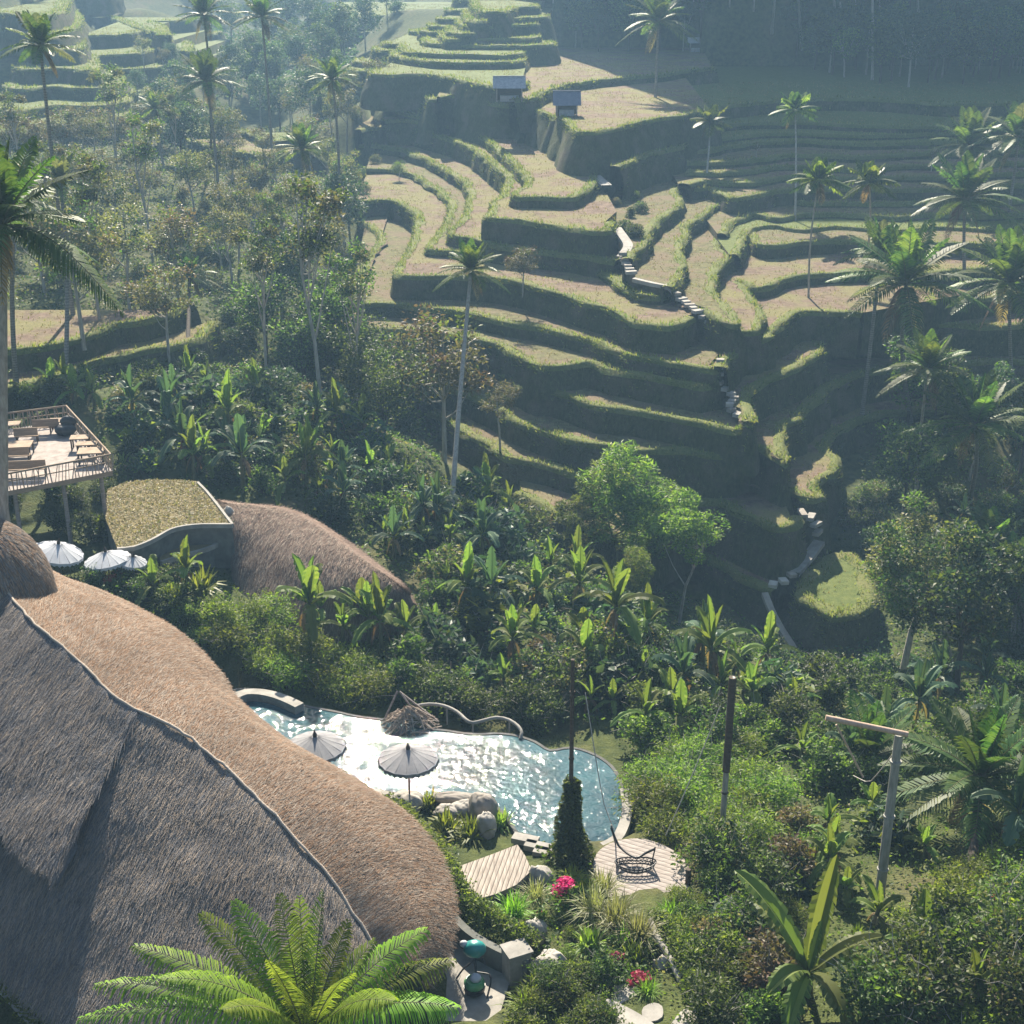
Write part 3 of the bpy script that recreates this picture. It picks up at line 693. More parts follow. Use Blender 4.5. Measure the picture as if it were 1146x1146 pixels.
# ------------------------------------------------------------------ pool
pool = empty('swimming_pool', PZ(480, 870, -.2)); tag(pool, 'curved turquoise swimming pool sparkling white in the sun between thatch and wooden deck', 'pool')
wz = -.12
pp = smooth_curve(np.array(plan(POOL_PX, wz)), .35, closed=True)
def flat(mb, P, z, mat):
    tri = geometry.tessellate_polygon([[Vector((a, b, 0)) for a, b in P]])
    t = np.array(tri); a, b, c_ = P[t[:,0]], P[t[:,1]], P[t[:,2]]
    cr = (b-a)[:,0]*(c_-a)[:,1]-(b-a)[:,1]*(c_-a)[:,0]; t[cr < 0] = t[cr < 0][:, ::-1]
    mb.add(np.column_stack([P, np.full(len(P), z)]), t, mat)
def wallring(mb, P, z0, z1, mat, close=True):
    Q = np.vstack([P, P[:1]]) if close else P
    mb.grid(np.stack([np.column_stack([Q, np.full(len(Q), z1)]), np.column_stack([Q, np.full(len(Q), z0)])], 0), mat)
mb = MB(); flat(mb, pp, wz, 'pool_water'); part(mb, 'water', pool)
mb = MB(); flat(mb, pp, -.95, 'pool_tile'); wallring(mb, pp, -.95, wz-.02, 'pool_tile'); part(mb, 'basin', pool)
def offset(P, d):
    T = np.roll(P, -1, 0)-np.roll(P, 1, 0); T /= np.linalg.norm(T, axis=1)[:, None]+1e-9
    N = np.stack([T[:,1], -T[:,0]], -1); A = np.sum(P[:,0]*np.roll(P[:,1],-1)-np.roll(P[:,0],-1)*P[:,1])
    return P + N*d*(1 if A > 0 else -1)
def ring(mb, P, w_, z0, z1, mat, lo=0, hi=None):
    O = offset(P, w_); n = len(P); idx = np.arange(lo, n+1 if hi is None else hi) % n
    a, b = P[idx], O[idx]; h = lambda Q, z: np.column_stack([Q, np.full(len(Q), z)])
    mb.grid(np.stack([h(a, z0), h(a, z1), h(b, z1), h(b, z0)], 0), mat)
mb = MB(); ring(mb, pp, .16, -1.6, wz+.03, 'pool_stone'); part(mb, 'coping', pool, smooth=False)
def ribbon(px, z, w_, h, mat, closed_ends=True):
    """a raised kerb that follows picture points at height z (its top), w_ wide and h tall"""
    P = smooth_curve(np.array(plan(px, z)), .4); T = np.gradient(P, axis=0); T /= np.linalg.norm(T, axis=1)[:, None]; N = np.stack([T[:,1], -T[:,0]], -1)
    a, b = P-N*w_/2, P+N*w_/2; q = lambda Q, zz: np.column_stack([Q, np.full(len(Q), zz)])
    mb = MB(); mb.grid(np.stack([q(a, z-h), q(a, z), q(b, z), q(b, z-h)], 0), mat)
    for e in (0, -1): mb.add([(*a[e], z-h), (*a[e], z), (*b[e], z), (*b[e], z-h)], [(0,1,2,3)], mat)
    return mb
o = part(ribbon([(262,779),(275,774),(292,774),(310,778),(325,784),(335,789)], .3, .55, .5, 'concrete_pale'), 'ledge', pool, False)
o['label'] = 'curved pale ledge at the far left end of the pool'
part(ribbon([(675,946),(690,938),(699,920),(702,900),(699,882)], .12, .45, .4, 'concrete_pale'), 'ledge', pool, False)['label'] = 'pale rim by the round wooden deck'
tag(ribbon([(405,884),(425,888),(440,892),(430,893),(455,893)], .1, .6, .4, 'rock_pale').obj('stone_kerb', smooth=False), 'pale stone kerb along the near edge of the pool beside the thatch', 'kerb')

def parasol(u, v, zc, rad, mat, label, tilt=0, n=16, cone=.42):
    c = PZ(u, v, zc); o = empty('parasol', (c[0], c[1], land_z(c[0], c[1]))); tag(o, label, 'parasol', 'fringed parasols around the pool')
    M = Matrix.Rotation(tilt, 3, 'Y'); A = lambda V: np.asarray(V, float) @ np.array(M).T + np.array([0, 0, c[2]-o.location.z])
    th = np.linspace(0, 2*math.pi, n*4+1); sag = 1-.035*np.abs(np.sin(th*n/2)); s_ = np.linspace(0.02, 1, 7)
    G_ = np.stack([rad*s_[None]*(np.cos(th)*sag)[:, None], rad*s_[None]*(np.sin(th)*sag)[:, None], cone*(1-s_[None]**1.15)*rad*.9+0*th[:, None]-.05*(1-sag)[:, None]*20*s_[None]*.1], -1)
    mb = MB(); mb.grid(A(G_.reshape(-1,3)).reshape(G_.shape), mat); cnp = mb.obj('canopy', o)
    e = G_[:, -1]; jag = np.where(np.arange(len(th)) % 2, .1, .2)[:, None]*np.array([[0,0,1]])
    mb = MB(); mb.grid(np.stack([A(e), A(e-jag+e*np.array([.02,.02,0]))], 0), 'fringe' if mat == 'canvas' else mat); mb.obj('fringe', cnp)
    mb = MB()
    for k in range(n):
        a = 2*math.pi*k/n; mb.tube(A([(rad*.1*math.cos(a), rad*.1*math.sin(a), cone*rad*.9*(1-.1**1.15)+.012), (rad*.97*math.cos(a), rad*.97*math.sin(a), .03)]), .008, 'canvas', 4, False)
    mb.obj('ribs', cnp)
    mb = MB(); mb.tube(A([(0,0,cone*rad*.9-.05),(0,0,cone*rad*.9+.1),(0,0,cone*rad*.9+.2),(0,0,cone*rad*.9+.32)]), [.09,.1,.05,.015], 'wood_dark', 8); mb.obj('finial', o)
    mb = MB(); mb.tube([(0,0,-.6), (0,0,c[2]-o.location.z+cone*rad*.8)], .035, 'wood_dark', 8); mb.obj('pole', o)
    return o
parasol(457, 849, 2.2, 1.32, 'canvas', 'grey fringed parasol in the middle of the sparkling water')
parasol(353, 835, 2.3, 1.34, 'canvas', 'grey fringed parasol half hidden by the thatched roof edge')
parasol(64, 618, 4.6, 1.4, 'canvas_white', 'white tilted parasol beside the rounded thatch cap', R(14))
parasol(120, 626, 4.2, 1.25, 'canvas_white', 'flat white parasol under the front wall of the golden paddy', R(-6))
parasol(148, 628, 4.1, .8, 'canvas_white', 'small white parasol beside the flat white one, above orange flowers', R(12))

# ------------------------------------------------------------------ round deck with hanging basket
dk = empty('round_deck', PZ(722, 980, .6)); tag(dk, 'round grey timber deck at the right end of the pool', 'deck')
P = smooth_curve(np.array(plan([(664,972),(668,955),(682,944),(700,939),(722,939),(745,947),(762,958),(772,970),(772,985),(768,1000),(752,1022),(725,1030),(695,1022),(672,1000)], .6)), .3, True)
mb = MB(); flat(mb, P, .6, 'deck_planks'); part(mb, 'deck_top', dk)
mb = MB(); wallring(mb, P, .35, .597, 'wood_grey'); part(mb, 'fascia', dk)
for k in range(0, len(P), max(1, len(P)//8)):
    q = P[k]*.96 + P.mean(0)*.04; mb = MB(); mb.tube([(*q, -.8), (*q, .4)], .08, 'wood_dark', 8); part(mb, 'post', dk)
hb = empty('hanging_basket', PZ(711, 969, .6)); tag(hb, 'black open weave lounging basket on the round deck under dark ropes', 'basket')
c = np.array(PZ(711, 968, .85)); th = np.linspace(0, 2*math.pi, 33); mb = MB()
for sc_, dz in ((1, .12), (.93, -.02), (.78, -.12)):
    mb.tube(np.stack([c[0]+.82*sc_*np.cos(th), c[1]+.42*sc_*np.sin(th), c[2]+dz+.05*np.cos(2*th)], -1), .028, 'black_metal', 6, False)
part(mb, 'frame', hb)
mb = MB()
for k in range(26):
    a = 2*math.pi*k/26; b = a + .5
    mb.tube([c+np.array([.82*math.cos(a), .42*math.sin(a), .12]), c+np.array([.64*math.cos(b), .33*math.sin(b), -.12])], .014, 'black_metal', 4, False)
    b = a - .5; mb.tube([c+np.array([.82*math.cos(a), .42*math.sin(a), .12]), c+np.array([.64*math.cos(b), .33*math.sin(b), -.12])], .014, 'black_metal', 4, False)
for k in range(7):
    x = -.6+.2*k; mb.tube([c+np.array([x,-.3,-.12]), c+np.array([x+.12,.3,-.12])], .013, 'black_metal', 4, False)
part(mb, 'weave', hb)
def wire(pts, rad, mat, name, label, cat, sag=0.0, n=14):
    pts = [np.array(p) for p in pts]; Q = smooth_curve(np.array(pts), .5) if len(pts) > 2 else np.linspace(pts[0], pts[1], n)
    if sag: t = np.linspace(0, 1, len(Q)); Q = Q - np.array([0,0,1])*(4*sag*t*(1-t))[:, None]
    mb = MB(); mb.tube(Q, rad, mat, 6); return tag(mb.obj(name), label, cat)
fr = empty('hammock_frame', PZ(712, 962, .6)); tag(fr, 'black V shaped hammock with thin uprights on the round deck', 'hammock')
a, b, e1, e2 = PZ(690, 945, 1.0), PZ(711, 960, .95), PZ(684, 926, 1.75), PZ(733, 950, 1.35)
mb = MB(); mb.tube(smooth_curve(np.array([e1, PZ(692,946,1.05), b, PZ(722,955,1.05), e2]), .15), [.05]*len(smooth_curve(np.array([e1, PZ(692,946,1.05), b, PZ(722,955,1.05), e2]), .15)), 'black_metal', 6); part(mb, 'sling', fr)
for q, f_ in ((e1, PZ(689, 945, .6)), (e2, PZ(729, 967, .6))):
    mb = MB(); mb.tube([f_, q, q+np.array([0,0,.12])], .03, 'black_metal', 6); part(mb, 'upright', fr)
mb = MB(); mb.tube([PZ(700,957,.62), PZ(703,968,.62)], .1, 'canvas', 8)
mb = MB(); q = PZ(769, 1003, 0); mb.tube([q, q+np.array([0,0,1.3])], .11, 'wood_dark', 8); tag(mb.obj('mooring_post'), 'short dark post at the right edge of the round deck', 'post')

# white pipe curving behind the pool, and the twig nest
mb = MB(); P = smooth_curve(np.array(P3([(466,790,.15),(480,788,.2),(497,790,.2),(512,797,.2),(522,806,.2),(529,809,.15),(542,806,.2),(556,803,.2),(570,806,.2),(580,813,.2),(584,820,.1),(582,827,-.1)])), .3)
o = empty('garden_rail', P[0]); tag(o, 'pale rail curving in two arcs behind the pool', 'rail')
mb.tube(P, .085, 'concrete_pale', 8); part(mb, 'handrail', o)
for u, v in ((529,809),(500,791),(570,806)):
    q = PZ(u, v, .15); mb = MB(); mb.tube([q, q-np.array([0,0,1.0])], .05, 'concrete_pale', 6); part(mb, 'post', o)
nest = empty('twig_nest', PZ(458, 812, -.3)); tag(nest, 'woven nest of pale driftwood twigs at the far edge of the pool', 'nest')
c = np.array(PZ(458, 812, -.2)); mb = MB()
for k in range(120):
    a = rng.uniform(0, 2*math.pi); h0, h1 = sorted(rng.uniform(-.1, 1.15, 2)); b = a + rng.normal(0, 1.5)
    r0, r1 = 1.35*max(0,1-h0)**.8+rng.uniform(.05,.3), 1.35*max(0,1-h1)**.8+rng.uniform(.05,.3)
    mb.tube([c+np.array([r0*math.cos(a), r0*math.sin(a)*.8, 0.95*h0]), c+np.array([r1*math.cos(b), r1*math.sin(b)*.8, 0.95*h1])], rng.uniform(.015,.035), 'twig', 5, False)
part(mb, 'weave', nest)
for u, v, u2, v2 in ((447,774,491,808),(449,776,472,808),(445,773,430,806)):
    a, b = PZ(u, v, 1.0), PZ(u2, v2, -.2); mb = MB(); mb.tube([a, b], .05, 'wood_grey', 6); part(mb, 'pole', nest)

# ------------------------------------------------------------------ poles and ropes
def pole(px0, z0, px1, rad, mat, name, label, cat='pole', knots=0, topmat=None):
    b = PZ(*px0, z0); d = ray(*px1); Y = b[1]; t = CAM + d*(Y/d[1]); o = empty(name, b); tag(o, label, cat)
    n = 14; ps = np.linspace(b-np.array([0,0,.6]), t, n); rr = np.linspace(rad, rad*.78, n)
    mb = MB(); mb.tube(ps, rr, mat, 10); part(mb, 'shaft', o)
    for k in range(knots):
        q = b+(t-b)*(k+.7)/(knots+.2); q2 = q+(t-b)/np.linalg.norm(t-b)*.09
        mb = MB(); mb.tube([q, q2], rad*1.13, topmat or 'wood_dark', 10); part(mb, 'joint', o)
    return o, b, t
p1, b1, t1 = pole((638,968), .2, (641,738), .1, 'wood_dark', 'timber_pole', 'thin dark pole rising from an ivy covered foot beside the pool', knots=3)
p2, b2, t2 = pole((807,945), .5, (820,758), .13, 'bamboo_grey', 'timber_pole', 'slim grey pole standing among bushes, dark toward its top', knots=2)
q0 = b2+(t2-b2)*.45; mb = MB(); mb.tube(np.linspace(q0, t2, 8), .15, 'wood_dark', 10); part(mb, 'sleeve', p2)
p3, b3, t3 = pole((983,1014), .5, (1006,822), .2, 'bamboo_grey', 'bamboo_gallows', 'thick grey bamboo pole with a crossbar at its top', 'pole', knots=3, topmat='bamboo_grey')
x0 = PY(924, 803, t3[1]+.2); x1 = PY(1016, 822, t3[1]-.25); mb = MB(); mb.tube(np.linspace(x0, x1, 6), .11, 'bamboo_tan', 8); part(mb, 'crossbar', p3)
mb = MB(); mb.tube([PY(936, 811, t3[1]+.1), PY(966, 870, t3[1]+.1)], .04, 'bamboo_tan', 6); part(mb, 'strut', p3)
wire([PY(655,775,b1[1]+3), PY(665,838,b1[1]+2), PY(676,900,b1[1]+.6), PY(688,930,b1[1]-.3)], .022, 'rope', 'swing_rope', 'thin pale rope slanting down past the pool behind the dark pole', 'rope')
wire([PY(806,790,b2[1]+.5), PY(745,935,b2[1]-1)], .022, 'rope', 'guy_rope', 'thin rope slanting from the slim grey pole over bright bushes', 'rope', .15)
wire([PY(1012,826,t3[1]), PY(975,874,t3[1]+1.5), PY(955,868,t3[1]+3)], .018, 'rope', 'loose_line', 'thin line hanging under the bamboo crossbar', 'rope')

# ------------------------------------------------------------------ terrace restaurant on stilts, left
DZ = 7.0
A_, B_, C_, D_ = [np.array(PZ(u, v, DZ)) for u, v in ((-45,560),(126,527),(76,471),(-45,487))]
rest = empty('stilt_terrace', (A_+C_)/2); tag(rest, 'wooden restaurant terrace on stilts with a twig balustrade', 'terrace')
mb = MB(); up = np.array([0,0,1.0])
mb.add([A_,B_,C_,D_], [(0,1,2,3)], 'wood_grey'); lowr = [q-up*.28 for q in (A_,B_,C_,D_)]
for a, b in ((0,1),(1,2),(2,3),(3,0)): mb.add([(A_,B_,C_,D_)[a], lowr[a], lowr[b], (A_,B_,C_,D_)[b]], [(0,1,2,3)], 'wood_pale')
mb.add(lowr, [(3,2,1,0)], 'wood_dark'); part(mb, 'floor', rest, False)
for a, b, n in ((A_,B_,44),(B_,C_,40),(C_,D_,40)):
    rl = empty('balustrade', (0,0,0)); rl.parent = rest; rl.matrix_parent_inverse = Matrix.Translation(-Vector(rest.location))
    mb = MB(); mb.tube([a+up*1.0, b+up*1.0], .06, 'wood_pale', 7); mb.tube([a+up*.55, b+up*.55], .035, 'wood_pale', 6); mb.obj('handrail', rl)
    mb = MB()
    for k in range(n+1):
        q = a+(b-a)*k/n; w_ = (b-a)/n*rng.uniform(-1.2, 1.2); mb.tube([q, q+up*1.0+w_], rng.uniform(.02,.04), ['wood_pale','twig','wood_grey'][k % 3], 5, False)
    mb.obj('spindles', rl)
for f, g in ((.35,.1),(.68,.1),(.95,.12),(.35,.9),(.7,.9),(.95,.85)):
    q = (A_+(B_-A_)*f)*(1-g)+(D_+(C_-D_)*f)*g; zb = min(land_z(q[0], q[1]), 5.5) if True else 0
    mb = MB(); mb.tube([(q[0],q[1],zb-.6),(q[0],q[1],DZ-.27)], .13, 'wood_grey', 8); part(mb, 'stilt', rest)
def table(u, v, sx, sy, label, top='wood_pale'):
    c = PZ(u, v, DZ+.74); o = empty('dining_table', (c[0], c[1], DZ), R(8)); tag(o, label, 'table', 'tables on the stilt terrace')
    mb = MB(); mb.box((0,0,.72), (sx, sy, .06), top); mb.obj('tabletop', o, False)
    for a in (-1,1):
        for b in (-1,1): mb = MB(); mb.box((a*(sx/2-.08), b*(sy/2-.08), .345), (.08,.08,.69), 'wood_dark'); mb.obj('leg', o, False)
table(69, 470, 1.5, .9, 'pale table at the far right corner of the stilt terrace')
table(10, 474, 1.3, .9, 'pale table at the far left of the stilt terrace')
table(19, 497, 1.7, 1.2, 'large pale table at the left middle of the stilt terrace')
table(89, 489, 1.1, .8, 'pale table midway along the right balustrade')
table(97, 496, 1.2, .7, 'narrow table by the right balustrade, second from the corner')
table(102, 504, 1.5, 1.1, 'pale table at the near right corner of the stilt terrace')
def bench(u, v, sx, label):
    c = PZ(u, v, DZ+.45); o = empty('bench', (c[0], c[1], DZ), R(8)); tag(o, label, 'bench', 'benches on the stilt terrace')
    mb = MB(); mb.box((0,0,.43), (sx,.45,.06), 'wood_pale'); mb.obj('seat', o, False)
    mb = MB(); mb.box((0,-.24,.75), (sx,.05,.5), 'wood_pale'); mb.obj('backrest', o, False)
    for a in (-1,1): mb = MB(); mb.box((a*(sx/2-.1),0,.2), (.07,.38,.4), 'wood_dark'); mb.obj('leg', o, False)
bench(28, 524, 2.4, 'long bench at the front balustrade of the stilt terrace')
bench(52, 477, 1.6, 'bench at the back balustrade left of the corner table')
bench(18, 509, 1.6, 'bench in front of the large pale table')
bench(30, 487, 1.4, 'bench behind the large pale table')
c = PZ(74, 487, DZ+.02); o = empty('shadow_lump', c); tag(o, 'black lump modelled for a parasol shadow in the middle right of the stilt terrace', 'modelled shadow')  # shadow of a parasol on the floor, built as a solid black lump
def blob(mb, c, r, mat, seed=0, nu=18, nv=12, amp=.12, f=1.6):
    th = np.linspace(0, 2*math.pi, nu); ph = np.linspace(0, math.pi, nv)
    x = np.sin(ph)[None]*np.cos(th)[:, None]; y = np.sin(ph)[None]*np.sin(th)[:, None]; z = np.cos(ph)[None]+0*th[:, None]
    k = 1+amp*vnoise(x*1.3+z, y*1.3-z*.6, seed, f)+amp*.35*vnoise(x*2+z*1.7, y*2-z, seed+50, f*2.6); k[-1] = k[0]; k[:, 0] = k[0, 0]; k[:, -1] = k[0, -1]
    return mb.grid(np.stack([c[0]+r[0]*x*k, c[1]+r[1]*y*k, c[2]+r[2]*z*k], -1), mat)
mb = MB(); blob(mb, (0,0,.35), (.65,.5,.36), 'black_metal', 4); mb.obj('shadow_lump_base', o)
mb = MB(); blob(mb, (.1,.35,.75), (.5,.25,.36), 'black_metal', 6); mb.obj('shadow_lump_back', o)

# ------------------------------------------------------------------ walled paddies
pd = empty('walled_paddy', PZ(190, 575, 4.2)); tag(pd, 'golden paddy held by a curved white capped concrete wall', 'paddy field')
FE = [(131,613),(150,611),(170,603),(190,592),(205,588),(225,586),(260,586)]; RE = [(260,586),(250,573),(240,560),(230,548),(221,539)]
P = np.vstack([smooth_curve(np.array(plan(FE, 4.2)), .4), np.array(plan(RE[1:]+[(200,537),(165,537),(140,540),(120,548),(118,580)], 4.2))])
mb = MB(); flat(mb, P, 4.2, 'paddy_gold'); part(mb, 'field', pd)
n_ = 12000; X = rng.uniform(P[:,0].min(), P[:,0].max(), n_); Y = rng.uniform(P[:,1].min(), P[:,1].max(), n_); m = inside(P, X, Y); X, Y = X[m], Y[m]
PCROP = np.column_stack([X, Y, np.full(len(X), 4.24)])
mb = MB(); wallring(mb, P, 1.4, 4.17, 'concrete_dark'); part(mb, 'retaining_wall', pd)
part(ribbon(FE, 4.3, .16, .25, 'concrete_pale'), 'wall_cap', pd, False); part(ribbon(RE, 4.31, .15, .25, 'concrete_pale'), 'wall_cap', pd, False)
p2d = empty('walled_paddy', PZ(220, 612, 2.9)); tag(p2d, 'small lower paddy in the crook of the curved wall', 'paddy field')
FE2 = [(180,628),(205,620),(220,616),(238,610),(250,602)]
P = np.vstack([smooth_curve(np.array(plan(FE2, 2.9)), .4), np.array(plan([(252,594),(225,594),(200,600),(175,612)], 2.9))])
mb = MB(); flat(mb, P, 2.9, 'paddy_gold'); part(mb, 'field', p2d)
mb = MB(); wallring(mb, P, .3, 2.88, 'concrete_dark'); part(mb, 'retaining_wall', p2d)
part(ribbon(FE2, 2.98, .16, .25, 'concrete_pale'), 'wall_cap', p2d, False)
mb = MB(); c = PZ(262, 640, 0); blob(mb, (c[0], c[1], 2.0), (.5,.5,2.3), 'rock_pale', 3, 20, 14, .2); tag(mb.obj('stone_pillar'), 'pale rough stone pillar at the corner of the paddy wall', 'pillar')

# ------------------------------------------------------------------ small timber deck, patio, stones
sr = empty('timber_deck', PZ(552, 985, .6)); tag(sr, 'small weathered timber deck between the clipped hedge and the pool steps', 'deck')
SD = np.array(plan([(515,969),(548,957),(579,945),(588,958),(595,974),(578,990),(556,1000),(536,1006),(522,1008),(517,990)], .95))
mb = MB(); flat(mb, SD, .95, 'plank_pale'); part(mb, 'deck_top', sr)
mb = MB(); wallring(mb, SD, .72, .947, 'wood_grey'); part(mb, 'fascia', sr)
for k in (0, 2, 4, 6, 8):
    q = SD[k]*.93+SD.mean(0)*.07; mb = MB(); mb.tube([(*q, -.6), (*q, .75)], .07, 'wood_dark', 8); part(mb, 'post', sr)
mb = MB(); flat(mb, np.array(plan([(497,1012),(530,1050),(565,1078),(570,1100),(556,1146),(480,1160),(488,1060)], .62)), .62, 'concrete_pale'); o = mb.obj('pavement'); kind(o, 'structure')
wl = ribbon([(499,1008),(508,1025),(525,1042),(545,1055),(570,1067),(592,1075)], 1.5, .3, 1.2, 'concrete_dark').obj('garden_wall', smooth=False); tag(wl, 'low dark wall curving along the hedge beside the paved yard', 'wall')
mb = MB(); c = PZ(578, 1092, .6); mb.box((c[0],c[1],1.15), (.85,.75,1.2), 'concrete_pale', R(25)); mb.box((c[0],c[1],1.79), (.95,.85,.08), 'concrete_pale', R(25)); tag(mb.obj('gate_pillar', smooth=False), 'squat pale pillar at the end of the dark curved wall', 'pillar')
st = empty('teal_stand', PZ(536, 1108, .62)); tag(st, 'teal padded round seat on a slim stem with thin curved black legs', 'stand')
b = np.array(PZ(534, 1106, .63)); tpt = np.array(PZ(531, 1062, 1.9))
mb = MB(); blob(mb, tpt, (.42,.3,.34), 'teal_vinyl', 5, 20, 14, .08); part(mb, 'seat', st)
mb = MB(); blob(mb, tpt+np.array([-.38,.05,.18]), (.16,.12,.14), 'canvas_white', 5, 14, 10, .1); part(mb, 'headrest', st)
mb = MB(); mb.tube([b+np.array([0,0,.02]), tpt-np.array([0,0,.25])], .045, 'black_metal', 8); part(mb, 'stem', st)
for pts in ([PZ(531,1074,1.5),PZ(518,1085,1.2),PZ(511,1095,.65)], [PZ(534,1088,1.1),PZ(548,1091,1.1),PZ(549,1100,.9),PZ(545,1117,.64)], [PZ(540,1072,1.55),PZ(544,1080,1.35)]):
    mb = MB(); mb.tube(smooth_curve(np.array(pts), .1), .035, 'black_metal', 6); part(mb, 'leg', st)
tb = empty('garden_tub', PZ(531, 1108, .62)); tag(tb, 'green and black tub under the teal seat on the paved yard', 'tub')
c = np.array(PZ(531, 1110, .63)); mb = MB(); mb.tube(c+np.array([[0,0,0],[0,0,.08],[0,0,.3]]), [.2,.36,.4], 'black_metal', 18); part(mb, 'base', tb)
mb = MB(); mb.tube(c+np.array([[0,0,.3],[0,0,.45],[0,0,.55]]), [.36,.37,.3], 'green_plastic', 18); part(mb, 'body', tb)
mb = MB(); blob(mb, c+np.array([.05,0,.62]), (.2,.2,.14), 'canvas_white', 2); part(mb, 'lid', tb)

def rock(u, v, z, r, mat, label, name='rock', seed=1, grp=None):
    c = PZ(u, v, z); mb = MB(); blob(mb, c, r, mat, seed, 36, 24, .3, 1.7); return tag(mb.obj(name), label, 'rock' if name != 'stepping_stone' else 'stepping stone', grp)
rock(541, 905, .3, (.6,.55,.7), 'rock', 'brown upright boulder at the near edge of the pool', seed=3)
rock(505, 893, .05, (1.1,.35,.25), 'rock', 'long flat brown rock in the near edge of the pool', seed=5)
rock(520, 905, .0, (.6,.45,.35), 'rock_pale', 'pale rock left of the brown boulder by the pool', seed=7)
rock(500, 910, 0, (.55,.4,.35), 'rock_pale', 'pale rock below the long flat brown rock', seed=8)
rock(455, 897, .0, (.8,.5,.4), 'rock_pale', 'rounded pale grey boulder at the pool corner by the thatch', seed=9)
rock(545, 925, .2, (.4,.4,.7), 'rock_pale', 'pale standing rock above the timber deck', seed=10)
rock(603, 985, .6, (.55,.45,.6), 'rock_pale', 'white rock right of the small timber deck', seed=12)
rock(600, 1042, 1.2, (.45,.4,.5), 'rock_pale', 'white rock on the bank above the end of the dark wall', seed=13)
rock(617, 1080, 1.2, (.6,.5,.55), 'rock_pale', 'tan boulder in shrubs right of the squat pillar', seed=14)
rock(740, 1083, 1.2, (.35,.3,.45), 'rock_pale', 'small grey rock left of the white driftwood rail', seed=15)
rock(880, 1075, 1.4, (.5,.4,.7), 'rock', 'brown rock left of the big banana plant', seed=16)
rock(806, 1057, 1.5, (.28,.28,.3), 'rock_pale', 'small round grey stone in bushes left of the banana plant', seed=17)
def slab(px, z, h, label):
    z = hit(*np.array(px, float).mean(0))[2] + .1
    P = smooth_curve(np.array(plan(px, z)), .2, True); mb = MB(); flat(mb, P, z, 'concrete_pale'); wallring(mb, P, z-h, z-.002, 'concrete_pale')
    return tag(mb.obj('stepping_stone', smooth=False), label, 'stepping stone', 'stepping stones in the lower garden')
slab([(688,1104),(700,1101),(713,1105),(714,1120),(703,1126),(689,1122)], 1.15, .3, 'pale stepping stone just below the red flowers')
slab([(720,1127),(732,1122),(741,1126),(741,1138),(729,1143),(719,1137)], 1.2, .3, 'grey stepping stone right of and below the pale one')
slab([(678,1118),(700,1126),(732,1146),(735,1165),(680,1165),(690,1140)], 1.35, .4, 'large pale slab at the bottom of the garden path')
slab([(764,1130),(782,1133),(770,1160),(745,1160)], 1.3, .4, 'small slab at the foot of the driftwood rail')
slab([(690,1088),(700,1083),(706,1090),(700,1098),(691,1098)], 1.2, .3, 'small pale stone between the two red flower clumps')
dr = smooth_curve(np.array(P3([(727,1030,1.9),(735,1048,1.7),(748,1068,1.6),(760,1092,1.5),(770,1117,1.3)])), .15)
mb = MB(); mb.tube(dr, np.linspace(.13,.16,len(dr)), 'rock_pale', 8); tag(mb.obj('driftwood_rail'), 'bleached driftwood rail curving below the round deck', 'rail')
# pool steps and loungers of stone by the ivy pole
for k, (u, v) in enumerate([(588,940),(602,948),(612,955)]):
    c = PZ(u, v, .1); mb = MB(); mb.box((c[0],c[1],c[2]), (1.1,.5,.25), 'concrete_pale', R(-20)); tag(mb.obj('pool_step', smooth=False), ['topmost pale step by the pool above the timber deck','middle pale step by the pool beside the ivy','lowest pale step at the foot of the ivy'][k], 'step', 'steps by the pool')
# lower left: dark channel with a pale kerb under the eaves
tag(ribbon([(-20,1078),(0,1092),(25,1118),(60,1150),(80,1170)], 1.6, .35, 1.0, 'concrete_pale').obj('channel_kerb', smooth=False), 'pale kerb below the hedge at the bottom left corner', 'kerb')

# ------------------------------------------------------------------ huts far up the terraces
def hut(u, v, z, w_, d_, h, rh, mat, label, rz=0):
    c = hit(u, v); o = empty('field_hut', c, rz); tag(o, label, 'hut', 'huts on the terraces')
    mb = MB(); mb.add([(-w_/2-.4,-d_/2-.4,h),(w_/2+.4,-d_/2-.4,h),(w_/2+.4,0,h+rh),(-w_/2-.4,0,h+rh)], [(0,1,2,3)], mat); mb.add([(-w_/2-.4,d_/2+.4,h),(w_/2+.4,d_/2+.4,h),(w_/2+.4,0,h+rh),(-w_/2-.4,0,h+rh)], [(3,2,1,0)], mat)
    mb.tube([(-w_/2-.4,0,h+rh+.04),(w_/2+.4,0,h+rh+.04)], .1, mat, 6); mb.obj('roof', o, False)
    mb = MB(); mb.box((0,d_/2-.1,h/2), (w_,.1,h), 'wood_dark'); mb.box((-w_/2+.05,-.05,h/2), (.1,d_-.2,h), 'wood_dark'); mb.obj('wall', o, False)
    for a in (-1,1): mb = MB(); mb.box((a*(w_/2-.1),-d_/2+.1,h/2), (.14,.14,h), 'wood_grey'); mb.obj('post', o, False)
    mb = MB(); mb.box((0,-.2,.35), (w_*.7,d_*.4,.7), 'tarp_grey'); mb.obj('platform', o, False)
hut(570, 113, 15.2, 3.4, 2.6, 1.7, 1.3, 'tarp_grey', 'low grey tarpaulin roofed hut at the edge of the upper terrace')
hut(634, 129, 15.2, 2.6, 2.4, 1.3, 1.5, 'tarp_slate', 'slate blue steep roofed hut right of the grey one')
hut(778, 58, 17.0, 2.2, 2.0, 1.6, .8, 'canvas_white', 'tiny white hut under the tall palm on the brown plateau')

